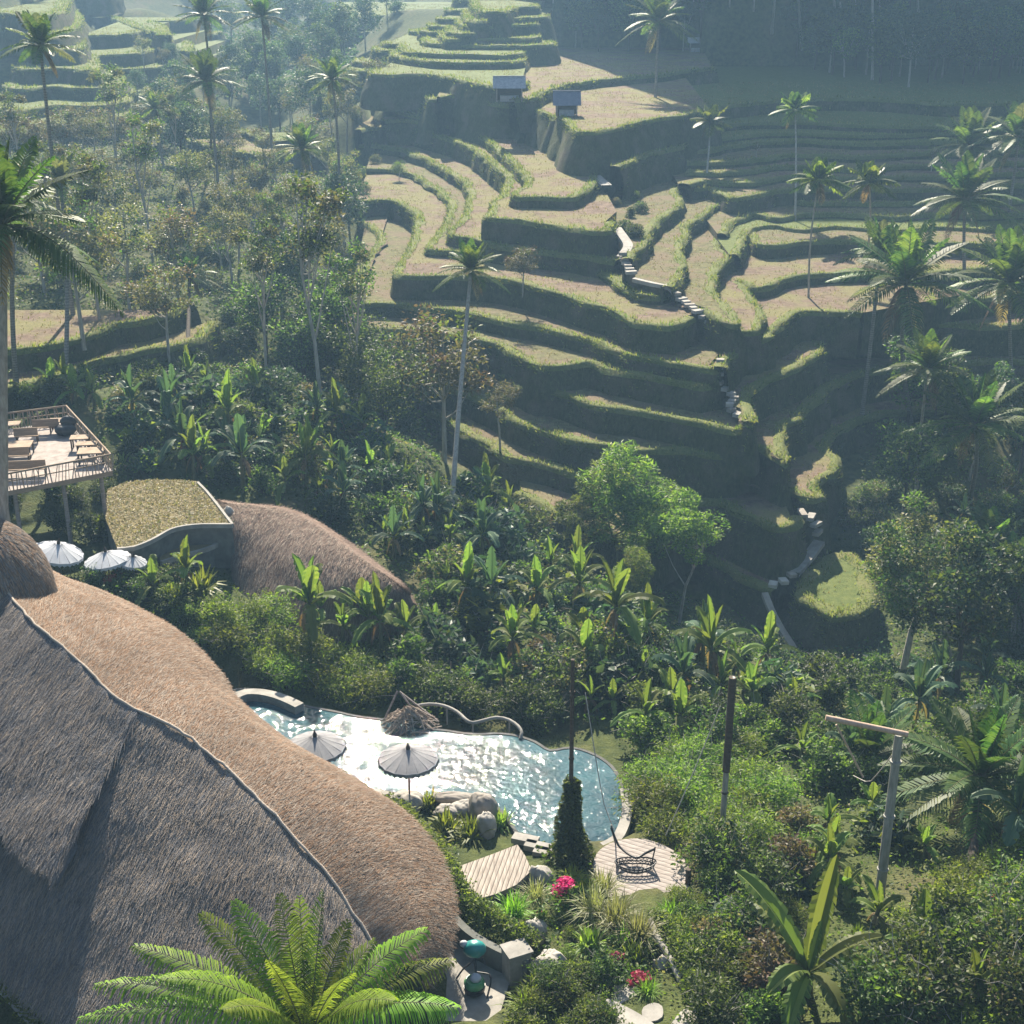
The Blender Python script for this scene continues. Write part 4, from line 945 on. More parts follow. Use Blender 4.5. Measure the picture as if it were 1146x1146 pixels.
# ------------------------------------------------------------------ stone stair and paths up the terraces
def steps(px, name, label, width, mat, gap=.5):
    P = smooth_curve(np.array([PZ(*q) for q in px]), .12); d = np.r_[0, np.cumsum(np.linalg.norm(np.diff(P, axis=0), axis=1))]
    o = empty(name, P[0]); tag(o, label, 'stairs'); t = np.arange(0, d[-1], gap)
    Q = np.stack([np.interp(t, d, P[:, k]) for k in range(3)], -1); T = np.gradient(Q[:, :2], axis=0)
    for k, q in enumerate(Q[:100]):
        a = math.atan2(T[k,1], T[k,0])+math.pi/2 + rng.normal(0,.15); mb = MB()
        mb.box((q[0],q[1],q[2]+.1+rng.uniform(0,.08)), (width*rng.uniform(.55,.95), gap*rng.uniform(.6,.85), .28), mat if k % 3 else 'rock', a); part(mb, 'step', o, False)
steps([(697,286,8.7),(699,294,8.2),(704,302,7.9),(708,310,7.6)], 'stone_stairs', 'short run of stone steps at the top of the terrace path', 1.1, 'rock_pale', .7)
steps([(757,331,6.6),(766,339,6.2),(780,350,5.9),(797,366,5.0),(813,383,4.1)], 'stone_stairs', 'stone steps in the dark cleft halfway up the terraces', 1.0, 'rock_pale', .75)
steps([(806,405,3.8),(805,415,3.2),(804,425,2.6)], 'stone_stairs', 'short steep stone steps beside a bulging grassy wall', 0.9, 'rock_pale', .6)
steps([(806,430,2.3),(814,440,1.7),(822,446,1.4),(816,457,1.1),(826,466,.7),(834,472,.4),(834,487,-.6),(839,499,-1.3)], 'stone_stairs', 'long zigzag stone stair down the middle of the terraces', 1.0, 'rock_pale', .65)
steps([(898,576,-5.2),(911,583,-5.6),(914,592,-6.1),(915,600,-6.7)], 'stone_stairs', 'shaded stone steps at the foot of the terraces', 1.6, 'concrete_pale', .7)
steps([(886,645,-8.0),(878,652,-8.4),(868,655,-8.7),(860,657,-8.8)], 'stone_stairs', 'white stone steps bridging the gully by the green plot', 1.1, 'concrete_white', .8)
def path(px, w_, mat='concrete_pale'):
    P = smooth_curve(np.array([PZ(*q) for q in px]), .5); T = np.gradient(P[:, :2], axis=0); T /= np.linalg.norm(T, axis=1)[:, None]; N = np.column_stack([T[:,1], -T[:,0], 0*T[:,0]])
    mb = MB(); mb.grid(np.stack([P-N*w_/2-[0,0,.25], P-N*w_/2+[0,0,.08], P+N*w_/2+[0,0,.08], P+N*w_/2-[0,0,.25]], 0), mat); kind(mb.obj('path', smooth=False), 'structure')
path([(663,194,11.0),(672,202,10.8),(679,208,10.6)], 1.2)
path([(690,255,9.2),(698,266,9.0),(703,275,8.8),(699,283,8.6),(695,288,8.4)], .9)
path([(709,312,7.6),(730,317,7.5),(748,321,7.3),(755,328,6.8)], .5, 'rock_pale')
path([(839,500,-1.5),(824,501,-1.5),(812,507,-1.5)], .5)
path([(917,606,-7.4),(905,622,-7.9),(888,641,-8.3)], .9)
path([(856,664,-9.0),(864,684,-9.8),(876,706,-10.8),(889,728,-11.6),(880,734,-11.7)], .5, 'rock_pale')
# ------------------------------------------------------------------ plant kit
def leaves(mb, pts, mat, size, aspect=.5, up=.35, outward=None, jit=.5, fold=.25, tmp=None):
    """one folded leaf at every point"""
    n = len(pts)
    if n == 0: return
    d = rng.normal(0, 1, (n, 3)); d[:, 2] = d[:, 2]*.6 - up*.3
    if outward is not None: d = d*.7 + outward
    d /= np.linalg.norm(d, axis=1)[:, None]+1e-9
    r = rng.normal(0, 1, (n, 3)); r[:, 2] += up*2.2
    s_ = np.cross(d, r); s_ /= np.linalg.norm(s_, axis=1)[:, None]+1e-9
    nn = np.cross(s_, d)
    L = (size*rng.uniform(1-jit, 1+jit, n))[:, None]; W = L*aspect*.5
    a = pts - d*L*.5; t = pts + d*L*.5; m = pts + d*L*.02 - nn*W*fold
    V = np.stack([a, m + s_*W + nn*W*fold*2, t, m - s_*W + nn*W*fold*2], 1)
    mb.add(V.reshape(-1, 3), np.arange(n*4).reshape(-1, 4), mat)
def clumped(n, centers, rads, shell=.45):
    k = rng.integers(0, len(centers), n); d = rng.normal(0, 1, (n, 3)); d /= np.linalg.norm(d, axis=1)[:, None]
    q = (shell + (1-shell)*rng.uniform(0, 1, n))**.8
    return centers[k] + d*(np.asarray(rads)[k]*q)[:, None]*np.array([1,1,.75]), d, k
def clump_mats(n, C_, rad, airy, mats):
    # most leaves of a clump share its tone, as young and old growth do
    w_ = np.array([m[1] for m in mats], float); w_ /= w_.sum(); P, d, kc = clumped(n, C_, rad, airy)
    tone = rng.choice(len(mats), len(C_), p=w_); k = np.where(rng.uniform(0,1,n) < .75, tone[kc], rng.choice(len(mats), n, p=w_)); return k, P, d
def crown_centers(n, rx, rz, z0, hollow=.35):
    d = rng.normal(0, 1, (n, 3)); d /= np.linalg.norm(d, axis=1)[:, None]
    q = rng.uniform(hollow, 1, n)[:, None]; c = d*q*np.array([rx, rx, rz]); c[:, 2] += z0
    return c
KIT = {}
def make_tree(key, H, rx, rz, mats, n, size, ncl=16, clr=.42, trunk=.16, tm='bark_pale', aspect=.5, zc=.68, airy=.5, limbs=9, base_clear=.0):
    C_ = crown_centers(ncl, rx*.8, rz*.82, H*zc); rad = rng.uniform(.7, 1.25, ncl)*rx*clr
    mb = MB(); k, P, d = clump_mats(n, C_, rad, airy, mats)
    for i, m in enumerate(mats): leaves(mb, P[k == i], m[0], size, aspect, outward=d[k == i]*.5)
    crown = mb.mesh(key+'_crown', False)
    mb = MB(); zt = H*zc; bend = rng.normal(0, .05*H, (2,)); tp = np.array([[0,0,-.6],[bend[0]*.3,bend[1]*.3,zt*.4],[bend[0],bend[1],zt*.75],[bend[0]*1.1,bend[1]*1.1,zt+rz*.35]])
    ts = smooth_curve(tp, .8); mb.tube(ts, np.linspace(trunk, trunk*.25, len(ts)), tm, 7)
    for c in C_[np.argsort(-np.linalg.norm(C_[:, :2], axis=1))][:limbs]:
        f = rng.uniform(.45, .8); a = ts[int(f*(len(ts)-1))]; mid = (a+c)/2 + np.array([0,0,-.12*rz])
        q = smooth_curve(np.array([a, mid, c]), .7); mb.tube(q, np.linspace(trunk*.42, trunk*.1, len(q)), tm, 5, False)
    KIT[key] = (('trunk', mb.mesh(key+'_trunk')), ('crown', crown))
def make_bush(key, rx, rz, mats, n, size, ncl=14, aspect=.5, clr=.45, airy=.5):
    C_ = crown_centers(ncl, rx*.72, rz*.6, rz*.62, .2); C_[:, 2] = np.abs(C_[:, 2]); rad = rng.uniform(.7, 1.2, ncl)*rx*clr
    mb = MB(); k, P, d = clump_mats(n, C_, rad, airy, mats); P[:, 2] = np.maximum(P[:, 2], rng.uniform(-.1, .25, n))
    for i, m in enumerate(mats): leaves(mb, P[k == i], m[0], size, aspect, outward=d[k == i]*.6)
    fol = mb.mesh(key+'_foliage', False); mb = MB()
    for c in C_[:7]: q = smooth_curve(np.array([[c[0]*.15, c[1]*.15, -.4], c*.6, c]), .5); mb.tube(q, np.linspace(.05, .015, len(q)), 'bark_dark', 5, False)
    for _ in range(16):
        c = C_[rng.integers(0, len(C_))]; d = rng.normal(0,1,3); d[2] = abs(d[2]); d /= np.linalg.norm(d); q = np.array([c*.7, c+d*rx*.35, c+d*rx*rng.uniform(.5,.8)+[0,0,-.05]]); mb.tube(q, [.02,.014,.006], 'bark_pale', 4, False)
    KIT[key] = (('stems', mb.mesh(key+'_stems')), ('foliage', fol))

def frond(mb, base, tip, arch, nl, lw, ll, mat, hang=.5, droop_tip=.15, rmat='bark_banana', rr=.035, vee=.35, start=.14, seg=2):
    """feather leaf from base to tip; arch lifts its middle"""
    base, tip = np.array(base, float), np.array(tip, float); L = np.linalg.norm(tip-base)
    c1 = base*.62 + tip*.38 + np.array([0,0,arch]); t = np.linspace(0, 1, 15)[:, None]
    P = (1-t)**2*base + 2*t*(1-t)*c1 + t*t*tip
    mb.tube(P, np.linspace(rr, rr*.2, 15), rmat, 5, False)
    tt = np.linspace(start, .995, nl); tt = np.repeat(tt, 2) + rng.normal(0, .004, nl*2); tt = np.clip(tt, 0, 1)[:, None]
    q = (1-tt)**2*base + 2*tt*(1-tt)*c1 + tt*tt*tip; T = 2*(1-tt)*(c1-base) + 2*tt*(tip-c1); T /= np.linalg.norm(T, axis=1)[:, None]
    sd_ = np.cross(T, [0,0,1.0]); sd_ /= np.linalg.norm(sd_, axis=1)[:, None]+1e-9; nn = np.cross(sd_, T)
    sg = np.tile([1., -1.], nl)[:, None]
    prof = np.sin(math.pi*np.clip((tt-start)/(1-start)*.88+.1, 0, 1))**.7
    l_ = ll*prof*rng.uniform(.85, 1.1, (nl*2, 1))
    d = sd_*sg + T*(.35+.6*tt) + nn*vee; d /= np.linalg.norm(d, axis=1)[:, None]
    g = np.array([0,0,-1.0]); m = q + d*l_*.5 + g*l_*hang*.12; e = q + d*l_*.85 + g*l_*hang*rng.uniform(.45, .75, (nl*2, 1))
    wv = T*lw*.5
    V = np.stack([q-wv*.5, q+wv*.5, m+wv, m-wv, e+wv*.15, e-wv*.15], 1); o = np.arange(nl*2)[:, None]*6
    F_ = np.concatenate([o+np.array([[0,1,2,3]]), o+np.array([[3,2,4,5]])])
    mb.add(V.reshape(-1, 3), F_, mat)
def palm_fronds(nf, Lf, mats, up=True, nl=24, lw=.075, ll=1.0, dead=2, hang=.6):
    out = []
    for k in range(nf):
        f = k/(nf-1); az = k*2.399 + rng.normal(0,.15); el = R(82 - 95*f**.9) + rng.normal(0,.06); L = Lf*rng.uniform(.88,1.08)*(1-.15*(f<.15))
        d = np.array([math.cos(az)*math.cos(el), math.sin(az)*math.cos(el), math.sin(el)])
        tip = d*L + np.array([0,0,-.28*L*(math.cos(el)**1.2)]); mb = MB()
        frond(mb, (0,0,0), tip, .2*L*math.cos(el), nl, lw, ll, mats[k % len(mats)], hang, rr=.045)
        out.append(mb)
    for k in range(dead):
        az = rng.uniform(0, 6.28); mb = MB(); L = Lf*.8
        frond(mb, (0,0,-.1), (math.cos(az)*L*.4, math.sin(az)*L*.4, -L*.85), .3*L, nl-6, lw, ll*.7, 'leaf_dry', .9, rr=.04); out.append(mb)
    return out
def merge(mbs):
    o = MB()
    for m in mbs:
        base = o.n
        for q in (3,4):
            for a, k in zip(m.f[q], m.m[q]):
                o.f[q].append(a+base); o.m[q].append(np.full(len(a), o.mi(m.mats[k[0]])))
        o.v += m.v; o.n += m.n
    return o
PALMC = []
for i, (nf, L, mats, nl, lw) in enumerate([(24,3.6,['leaf_palm','leaf_palm'],30,.12),(21,3.3,['leaf_palm','leaf_palm','leaf_palm_pale'],28,.13),(26,3.8,['leaf_palm','leaf_mid'],30,.12)]):
    PALMC.append([m.mesh('palm_frond', False) for m in palm_fronds(nf, L, mats, nl=nl, lw=lw)])
FARC = [merge(palm_fronds(24, 3.6, ['leaf_palm'], nl=20, lw=.2)).mesh('palm_crown', False), merge(palm_fronds(17, 3.3, ['leaf_palm','leaf_palm_pale'], nl=18, lw=.2)).mesh('palm_crown', False)]
BETEL = merge(palm_fronds(17, 2.1, ['leaf_palm','leaf_bright'], nl=18, lw=.17, ll=.75, dead=1, hang=1.0)).mesh('palm_crown', False)

PLACED = []   # label work: (object, look, kind word, u, v, group)
def palm(u, v, Y, base=None, sc=1.0, kind_='coconut', label=None, fronds=True, tr=.17, tm='bark_palm', lean=None):
    top = PY(u, v, Y)
    if base is not None:
        b = hit(*base) if len(base) == 2 else PY(*base)
        if len(base) == 2 and abs(b[1]-Y) > 25: b = PY(base[0], base[1], Y); b[2] = min(b[2], land_z(b[0], b[1]))
    else: b = np.array([top[0]+rng.normal(0,.5), top[1]-.5, land_z(top[0], top[1])])
    o = empty('coconut_palm' if kind_ == 'coconut' else 'betel_palm', b)
    n = 16; t = np.linspace(0, 1, n)[:, None]; rel = top - b; P = t*rel; P[:, :2] += (np.sin(t[:, 0]*math.pi)*.03*np.linalg.norm(rel))[:, None]*rng.normal(0,1,2)[None]*(.5 if tr != .22 else 0)
    P[0, 2] -= .6
    mb = MB(); rr = np.linspace(tr*1.15, tr*.75, n); rr[0] *= 1.3; mb.tube(P, rr, tm, 8); mb.obj('trunk', o)
    if kind_ == 'coconut' and fronds:
        rz = rng.uniform(0, 6.28)
        for me in PALMC[rng.integers(0, 3)]:
            c = child(me, 'frond', o); c.location = P[-1]; c.rotation_euler = (0,0,rz); c.scale = (sc,)*3
    else:
        c = child(BETEL if kind_ != 'coconut' else FARC[rng.integers(0,2)], 'crown', o); c.location = P[-1]; c.rotation_euler = (0,0,rng.uniform(0,6.28)); c.scale = (sc,)*3
    if label: tag(o, label, 'palm', 'palm trees of the valley')
    else: PLACED.append((o, 'hazy distant', 'palm', u, v, 'palm trees of the valley'))
    return o
def bleaf(mb, base, tip, arch, w_, mat, tear=.12, nseg=16, rib='leaf_bright'):
    """banana leaf: two half blades folded along a midrib, edges torn"""
    base, tip = np.array(base, float), np.array(tip, float); c1 = base*.5+tip*.5+np.array([0,0,arch]); t = np.linspace(0, 1, nseg)[:, None]
    P = (1-t)**2*base+2*t*(1-t)*c1+t*t*tip; T = np.gradient(P, axis=0); T /= np.linalg.norm(T, axis=1)[:, None]
    s_ = np.cross(T, [0,0,1.0]); s_ /= np.linalg.norm(s_, axis=1)[:, None]+1e-9; nn = np.cross(s_, T)
    hw = w_*.5*np.clip(np.sin(math.pi*np.clip(t*1.0, 0, 1))**.45, 0, 1)*np.where(t < .12, t/.12*.8, 1)
    hw[-1] = .01
    for sg in (1, -1):
        j = rng.uniform(-1, 1, (nseg, 1))*tear; ed = P + s_*sg*hw*(1+j) + nn*hw*.45 - np.array([0,0,1])*hw*.25 + T*hw*rng.uniform(0,.3,(nseg,1)); md = P + s_*sg*hw*.55 + nn*hw*.34
        if tear > .1:        # split blade: some strips drop away from each other
            k = rng.uniform(0, 1, (nseg,1)) < .3; ed = np.where(k, ed - np.array([0,0,.3])*hw, ed)
        mb.grid(np.stack([P, md], 1), mat); E_ = np.stack([md, ed], 1)
        for k0 in range(nseg-1):
            if tear > .1 and rng.uniform() < .3*tear/.15 and 2 < k0: gap = E_[k0+1, 1]*.45+E_[k0, 1]*.55; mb.add([E_[k0,0], E_[k0,1], gap, E_[k0+1,0]], [(0,1,2,3)], mat)
            else: mb.add([E_[k0,0], E_[k0,1], E_[k0+1,1], E_[k0+1,0]], [(0,1,2,3)], mat)
    mb.tube(P - nn*.012, np.linspace(.035, .008, nseg), rib, 5, False)
def make_banana(key, H, nl, L, mat, wide=.6):
    mb = MB(); q = smooth_curve(np.array([[0,0,-.4],[.03,.02,H*.5],[.08,.05,H]]), .4); mb.tube(q, np.linspace(.15,.08,len(q)), 'bark_banana', 8); st_ = mb.mesh('banana_stem'); ls = []
    for k in range(nl):
        f = k/(nl-1); az = k*2.399+rng.normal(0,.25); el = R(84-78*f+rng.normal(0,6)); l = L*rng.uniform(.8,1.1)
        d = np.array([math.cos(az)*math.cos(el), math.sin(az)*math.cos(el), math.sin(el)]); b = np.array([.08,.05,H-.1-.25*f])
        mb = MB(); bleaf(mb, b, b+d*l+np.array([0,0,-.5*l*f]), .42*l*math.cos(el), wide*rng.uniform(.8,1.15), mat, .12+.12*f); ls.append(mb.mesh('banana_leaf'))
    for k in range(2):
        az = rng.uniform(0, 6.28); b = np.array([.08,.05,H-.35]); mb = MB(); bleaf(mb, b, b+np.array([math.cos(az)*.5, math.sin(az)*.5, -1.1*min(1, H/1.8)]), .45, wide*.55, 'leaf_dry', .3, 12, 'leaf_dry'); ls.append(mb.mesh('banana_leaf'))
    KIT[key] = (('stem', st_),) + tuple(('leaf', m) for m in ls)
for i, (H, n, L, m, w_) in enumerate([(2.2,8,2.3,'leaf_banana',.62),(1.6,7,2.0,'leaf_banana',.58),(2.8,9,2.5,'leaf_banana',.66),(2.0,8,2.2,'leaf_banana_blue',.62),(1.2,6,1.7,'leaf_banana',.5),(2.4,8,2.4,'leaf_banana_blue',.65)]):
    make_banana('banana%d' % i, H, n, L, m, w_)
make_tree('t_olive0', 8, 3.2, 2.8, [('leaf_olive',4),('leaf_mid',1),('leaf_dry',1)], 3000, .24, 26, .3, .14, airy=.2)
make_tree('t_olive1', 10, 3.0, 3.4, [('leaf_olive',4),('leaf_dark',1),('leaf_mid',1)], 2800, .23, 28, .28, .15, airy=.2)
make_tree('t_dark0', 9, 3.6, 3.6, [('leaf_dark',4),('leaf_mid',2)], 3200, .34, 20, .44, .18, 'bark_dark')
make_tree('t_dark1', 11, 3.2, 4.4, [('leaf_dark',3),('leaf_blue',2),('leaf_mid',1)], 3400, .33, 24, .42, .2, 'bark_dark')
make_tree('t_blue0', 9, 3.4, 3.2, [('leaf_blue',3),('leaf_dark',2)], 2800, .34, 18, .44, .16)
make_tree('t_mid0', 8, 3.2, 3.0, [('leaf_mid',3),('leaf_dark',2),('leaf_bright',1)], 3000, .3, 20, .42, .16)
make_tree('t_tall0', 15, 2.6, 3.4, [('leaf_olive',2),('leaf_mid',2),('leaf_dark',1)], 2000, .3, 18, .36, .15, zc=.8, airy=.3)
make_tree('t_big', 11, 3.2, 4.6, [('leaf_olive',3),('leaf_dark',3),('leaf_mid',2)], 13000, .2, 46, .32, .22, zc=.62, airy=.3)
make_tree('t_bamboo', 8, 2.9, 4.0, [('leaf_bright',3),('leaf_mid',3),('leaf_grass',1)], 7500, .34, 40, .27, .08, 'bark_banana', .22, .58)
make_tree('t_slender', 9, 2.4, 2.6, [('leaf_bright',3),('leaf_mid',3)], 4500, .26, 18, .4, .12, 'bark_pale', .4, .76)
make_tree('t_bare', 6, 1.8, 2.0, [('leaf_olive',2),('leaf_mid',1)], 500, .25, 14, .3, .12, 'bark_pale', limbs=14, airy=.1)
make_bush('b_dark0', 1.9, 1.9, [('leaf_dark',4),('leaf_mid',2)], 1700, .26)
make_bush('b_dark1', 2.3, 2.4, [('leaf_dark',3),('leaf_blue',2)], 1900, .3)
make_bush('b_mid0', 1.7, 1.6, [('leaf_mid',3),('leaf_dark',2)], 1700, .23)
make_bush('b_mid1', 2.0, 2.1, [('leaf_mid',3),('leaf_olive',2)], 1800, .24)
make_bush('b_olive', 1.7, 1.6, [('leaf_olive',3),('leaf_mid',1),('leaf_dry',1)], 1500, .24)
make_bush('b_broad0', 1.8, 1.9, [('leaf_mid',3),('leaf_banana_blue',2),('leaf_bright',1)], 420, .62, 12, .42)
make_bush('b_broad1', 2.0, 1.7, [('leaf_dark',2),('leaf_blue',3),('leaf_banana_blue',2)], 480, .55, 12, .5)
make_bush('b_bright0', 1.5, 1.3, [('leaf_bright',3),('leaf_mid',2)], 2600, .18, 20, .32, airy=.3)
make_bush('b_bright1', 1.8, 1.5, [('leaf_bright',4),('leaf_mid',2)], 3000, .19, 24, .3, airy=.3)
make_bush('b_fine0', 1.6, 1.5, [('leaf_mid',3),('leaf_dark',2),('leaf_bright',1)], 2800, .18, 20, airy=.3)
make_bush('b_fine1', 1.9, 1.9, [('leaf_dark',3),('leaf_mid',2)], 3000, .2, 22, airy=.3)
make_bush('b_fine2', 2.1, 2.2, [('leaf_mid',2),('leaf_dark',2),('leaf_olive',1)], 3400, .19, 26, airy=.3)
# fern and long grass tussocks
def make_tussock(key, n, L, mat, w_):
    mb = MB(); az = rng.uniform(0, 6.28, n); el = rng.uniform(.35, 1.45, n); l = L*rng.uniform(.6, 1.1, n); d = np.stack([np.cos(az)*np.cos(el), np.sin(az)*np.cos(el), np.sin(el)], -1)
    b = rng.normal(0, .12, (n, 3)); b[:, 2] = 0; m = b+d*l[:, None]*.6; e = b+d*l[:, None]-np.array([0,0,1])*(l*.35*np.cos(el))[:, None]; s_ = np.stack([-np.sin(az), np.cos(az), 0*az], -1)*w_
    V = np.stack([b-s_*.6, b+s_*.6, m+s_, m-s_, e+s_*.1, e-s_*.1], 1); o = np.arange(n)[:, None]*6
    mb.add(V.reshape(-1,3), np.concatenate([o+np.array([[0,1,2,3]]), o+np.array([[3,2,4,5]])]), mat); KIT[key] = (('blades', mb.mesh(key, False)),)
make_tussock('g_pale', 220, 1.5, 'leaf_pale_grass', .018)
make_tussock('g_green', 160, 1.1, 'leaf_fern', .02)
make_tussock('g_fern', 90, 1.2, 'leaf_bright', .05)

NAMES = {'t': ('tree','tree'), 'b': ('shrub','shrub'), 'banana': ('banana_plant','banana plant'), 'g': ('grass_tussock','grass tussock')}
GROUPS = {'tree': 'trees on the valley slopes', 'shrub': 'shrubs of the garden and slopes', 'banana plant': 'banana plants on the slopes', 'grass tussock': 'tussocks of long grass'}
LOOK = {'t_olive0':'olive','t_olive1':'tall thin olive','t_dark0':'dark round','t_dark1':'dark tall','t_blue0':'bluish','t_mid0':'mid green','t_tall0':'tall pale stemmed','b_dark0':'dark','b_dark1':'large dark','b_mid0':'mid green','b_mid1':'loose green',
        'b_olive':'dry olive','b_broad0':'big leaved','b_broad1':'bluish big leaved','b_bright0':'bright green','b_bright1':'wide bright green','b_fine0':'leafy green','b_fine1':'deep green','b_fine2':'large leafy','g_pale':'pale','g_green':'yellow green','g_fern':'broad leaved',
        'banana0':'fresh green','banana1':'small leaved','banana2':'tall','banana3':'blue green','banana4':'young','banana5':'large blue green'}
def put(key, p, sc=1.0, label=None, rz=None, name=None, cat=None, grp=None, shadow=None):
    pre = 'banana' if key.startswith('banana') else key.split('_')[0]; nm, kw = NAMES[pre]
    o = empty(name or nm, (p[0], p[1], p[2]-.1), rng.uniform(0, 6.28) if rz is None else rz, sc)
    for pn, me in KIT[key]: child(me, pn, o)
    if label: tag(o, label, cat or kw, grp or GROUPS[kw])
    else: u, v = proj(p); PLACED.append((o, LOOK[key], kw, u, v, grp or GROUPS[kw]))
    return o
TAKEN = []
def free(p, r):
    for q in TAKEN:
        if (q[0]-p[0])**2+(q[1]-p[1])**2 < (r+q[2])**2*.55: return False
    return True
def gi(x, y): return np.clip(np.searchsorted(gx, x)-1, 0, len(gx)-2), np.clip(np.searchsorted(gy, y)-1, 0, len(gy)-2)
def on_terrace(x, y): i, j = gi(x, y); return TT[i, j] > -50
def scatter(zone, n, keys, sc=(.8,1.2), r=1.0, allow_terrace=False, tries=30):
    """plants whose feet fall inside a picture zone, spaced on the ground"""
    Z = np.array(zone, float); lo, hi = Z.min(0), Z.max(0); made = 0
    for _ in range(n*tries):
        if made >= n: break
        u, v = rng.uniform(lo[0], hi[0]), rng.uniform(lo[1], hi[1])
        if not inside(Z, np.array([u]), np.array([v]))[0]: continue
        p = hit(u, v)
        if not allow_terrace and on_terrace(p[0], p[1]): continue
        if not free(p, r): continue
        TAKEN.append((p[0], p[1], r)); put(keys[rng.integers(0, len(keys))], p, rng.uniform(*sc)); made += 1
    return made
# ------------------------------------------------------------------ palms, each read from the picture
palm(45, 52, 112, None, 1.0, label='dark coconut palm against the misty far left steps', tr=.16)
palm(228, 18, 192, (236,165), 1.2, label='leftmost of the two tall misty coconut palms at the top edge', fronds=True)
palm(293, 20, 192, (303,152), 1.2, label='rightmost of the two tall misty coconut palms at the top edge', fronds=True)
palm(231, 92, 168, (240,168), 1.25, label='misty coconut palm standing just below the two at the top edge')
palm(173, 122, 190, None, .8, label='small dark palm left of the misty coconut palms')
palm(338, 168, 150, None, .9, label='half hidden palm by the small brown plot on the misty left side')
palm(372, 90, 170, (372,165), .9, label='ragged grey palm left of the bright terraces at the top')
palm(737, 25, 200, (731,156), 1.5, label='tallest coconut palm standing over the upper terraces', tr=.2)
palm(890, 124, 163, (890,242), 1.4, 'betel', label='tallest slender betel palm in the middle of the right hand terraces', tr=.11, tm='bark_pale')
palm(795, 137, 175, (791,196), 1.4, 'betel', label='slender betel palm left of the tallest one at the edge of the shade', tr=.11, tm='bark_pale')
palm(916, 203, 130, (905,333), 1.35, 'betel', label='yellow crowned betel palm with the longest pale trunk over the terraces', tr=.09, tm='bark_pale')
palm(973, 205, 140, (970,290), 1.4, 'betel', label='slender betel palm at the right edge of the terraces', tr=.1, tm='bark_pale')
palm(527, 303, 101, (504,585), .75, label='slim coconut palm with a leaning pale trunk in front of the terraces', tr=.17, tm='bark_pale')
palm(1014, 318, 112, (1020,470), 1.7, label='large coconut palm spreading over the right edge of the terraces', tr=.2)
palm(985, 285, 122, None, 1.2, label='smaller upright palm behind the large one at the terraces edge')
palm(1080, 225, 140, (1080,320), 1.6, label='coconut palm high on the right slope')
palm(1140, 155, 160, None, 1.6, label='coconut palm at the right edge high on the slope')
palm(1130, 318, 118, (1135,460), 1.6, label='coconut palm at the right frame edge level with the large one')
palm(1038, 415, 100, (1026,545), 1.0, label='coconut palm with a leaning pale stem above the big leafy tree', tr=.12, tm='bark_pale')
palm(1092, 478, 98, (1085,560), 1.35, label='upright palm right of the leaning pale stemmed one')
palm(1100, 625, 88, (1095,720), 1.2, label='palm right of the big leafy tree')
palm(1140, 640, 85, None, .9, label='palm at the right frame edge beside the big leafy tree')
palm(1085, 165, 165, None, 1.5, label='palm above the coconut palm high on the right slope')
palm(212, 310, 120, (210,395), .8, label='dark trunked drooping palm among the olive trees on the left', tm='bark_dark')
palm(68, 205, 108, (72,440), .8, label='palm with a thin straight trunk behind the stilt terrace')
palm(17, 225, 95, (18,430), .9, label='palm with a thin dark trunk near the left edge')
palm(3, 252, 56, (3,585,56), 1.15, label='near coconut palm at the left edge with one long frond drooping right', tr=.22, tm='bark_pale')
big = palm(1098, 872, 50, (1088,975), 1.15, label='bushy coconut palm right of the bamboo crossbar pole', tr=.2, tm='bark_dark')
palm(972, 850, 56, (975,900), .95, label='half hidden coconut palm behind the bamboo crossbar pole', tr=.16, tm='bark_dark')
palm(905, 770, 76, (905,800), .6, label='small palm at the end of the lower pale path', tr=.14)
palm(1040, 900, 60, None, .8, label='ragged palm between the crossbar pole and the bushy coconut palm', tr=.16, tm='bark_dark')
# the left palm's long drooping frond
mb = MB(); b = PY(3,262,56); frond(mb, b, PY(138,352,53), 2.3, 74, .12, 1.15, 'leaf_palm', 1.15, rr=.05)
lp = [o for o in COL.objects if o.get('label','').startswith('near coconut palm at the left edge')][0]
o = mb.obj('frond'); o.parent = lp; o.matrix_parent_inverse = Matrix.Translation(-Vector(lp.location)); o['label'] = 'long frond drooping to the right'
mb = MB(); leaves(mb, PCROP, 'leaf_dry', .17, .3, up=-1.5); leaves(mb, PCROP[::6]+[.1,.05,.02], 'leaf_olive', .2, .3, up=-1.5); o = part(mb, 'rice_stubble', pd, False); o['kind'] = 'stuff'
# palms on the dark hill at the top, pale stems in the shade
for k, (u, v0, v1, Y) in enumerate([(936,-20,26,262),(957,-15,28,262),(979,-30,62,240),(985,-20,22,265),(1028,-20,24,262),(897,-15,52,250),(864,-12,34,258),(940,-60,5,275)]):
    palm(u+rng.normal(0,4), v0-40, Y, (u, v1), 1.2, label='palm with a pale stem in the dark grove at the top, %s from the left' % ['third','fourth','sixth','seventh','rightmost','second','leftmost','fifth'][k], fronds=False, tr=.2, tm='bark_pale')

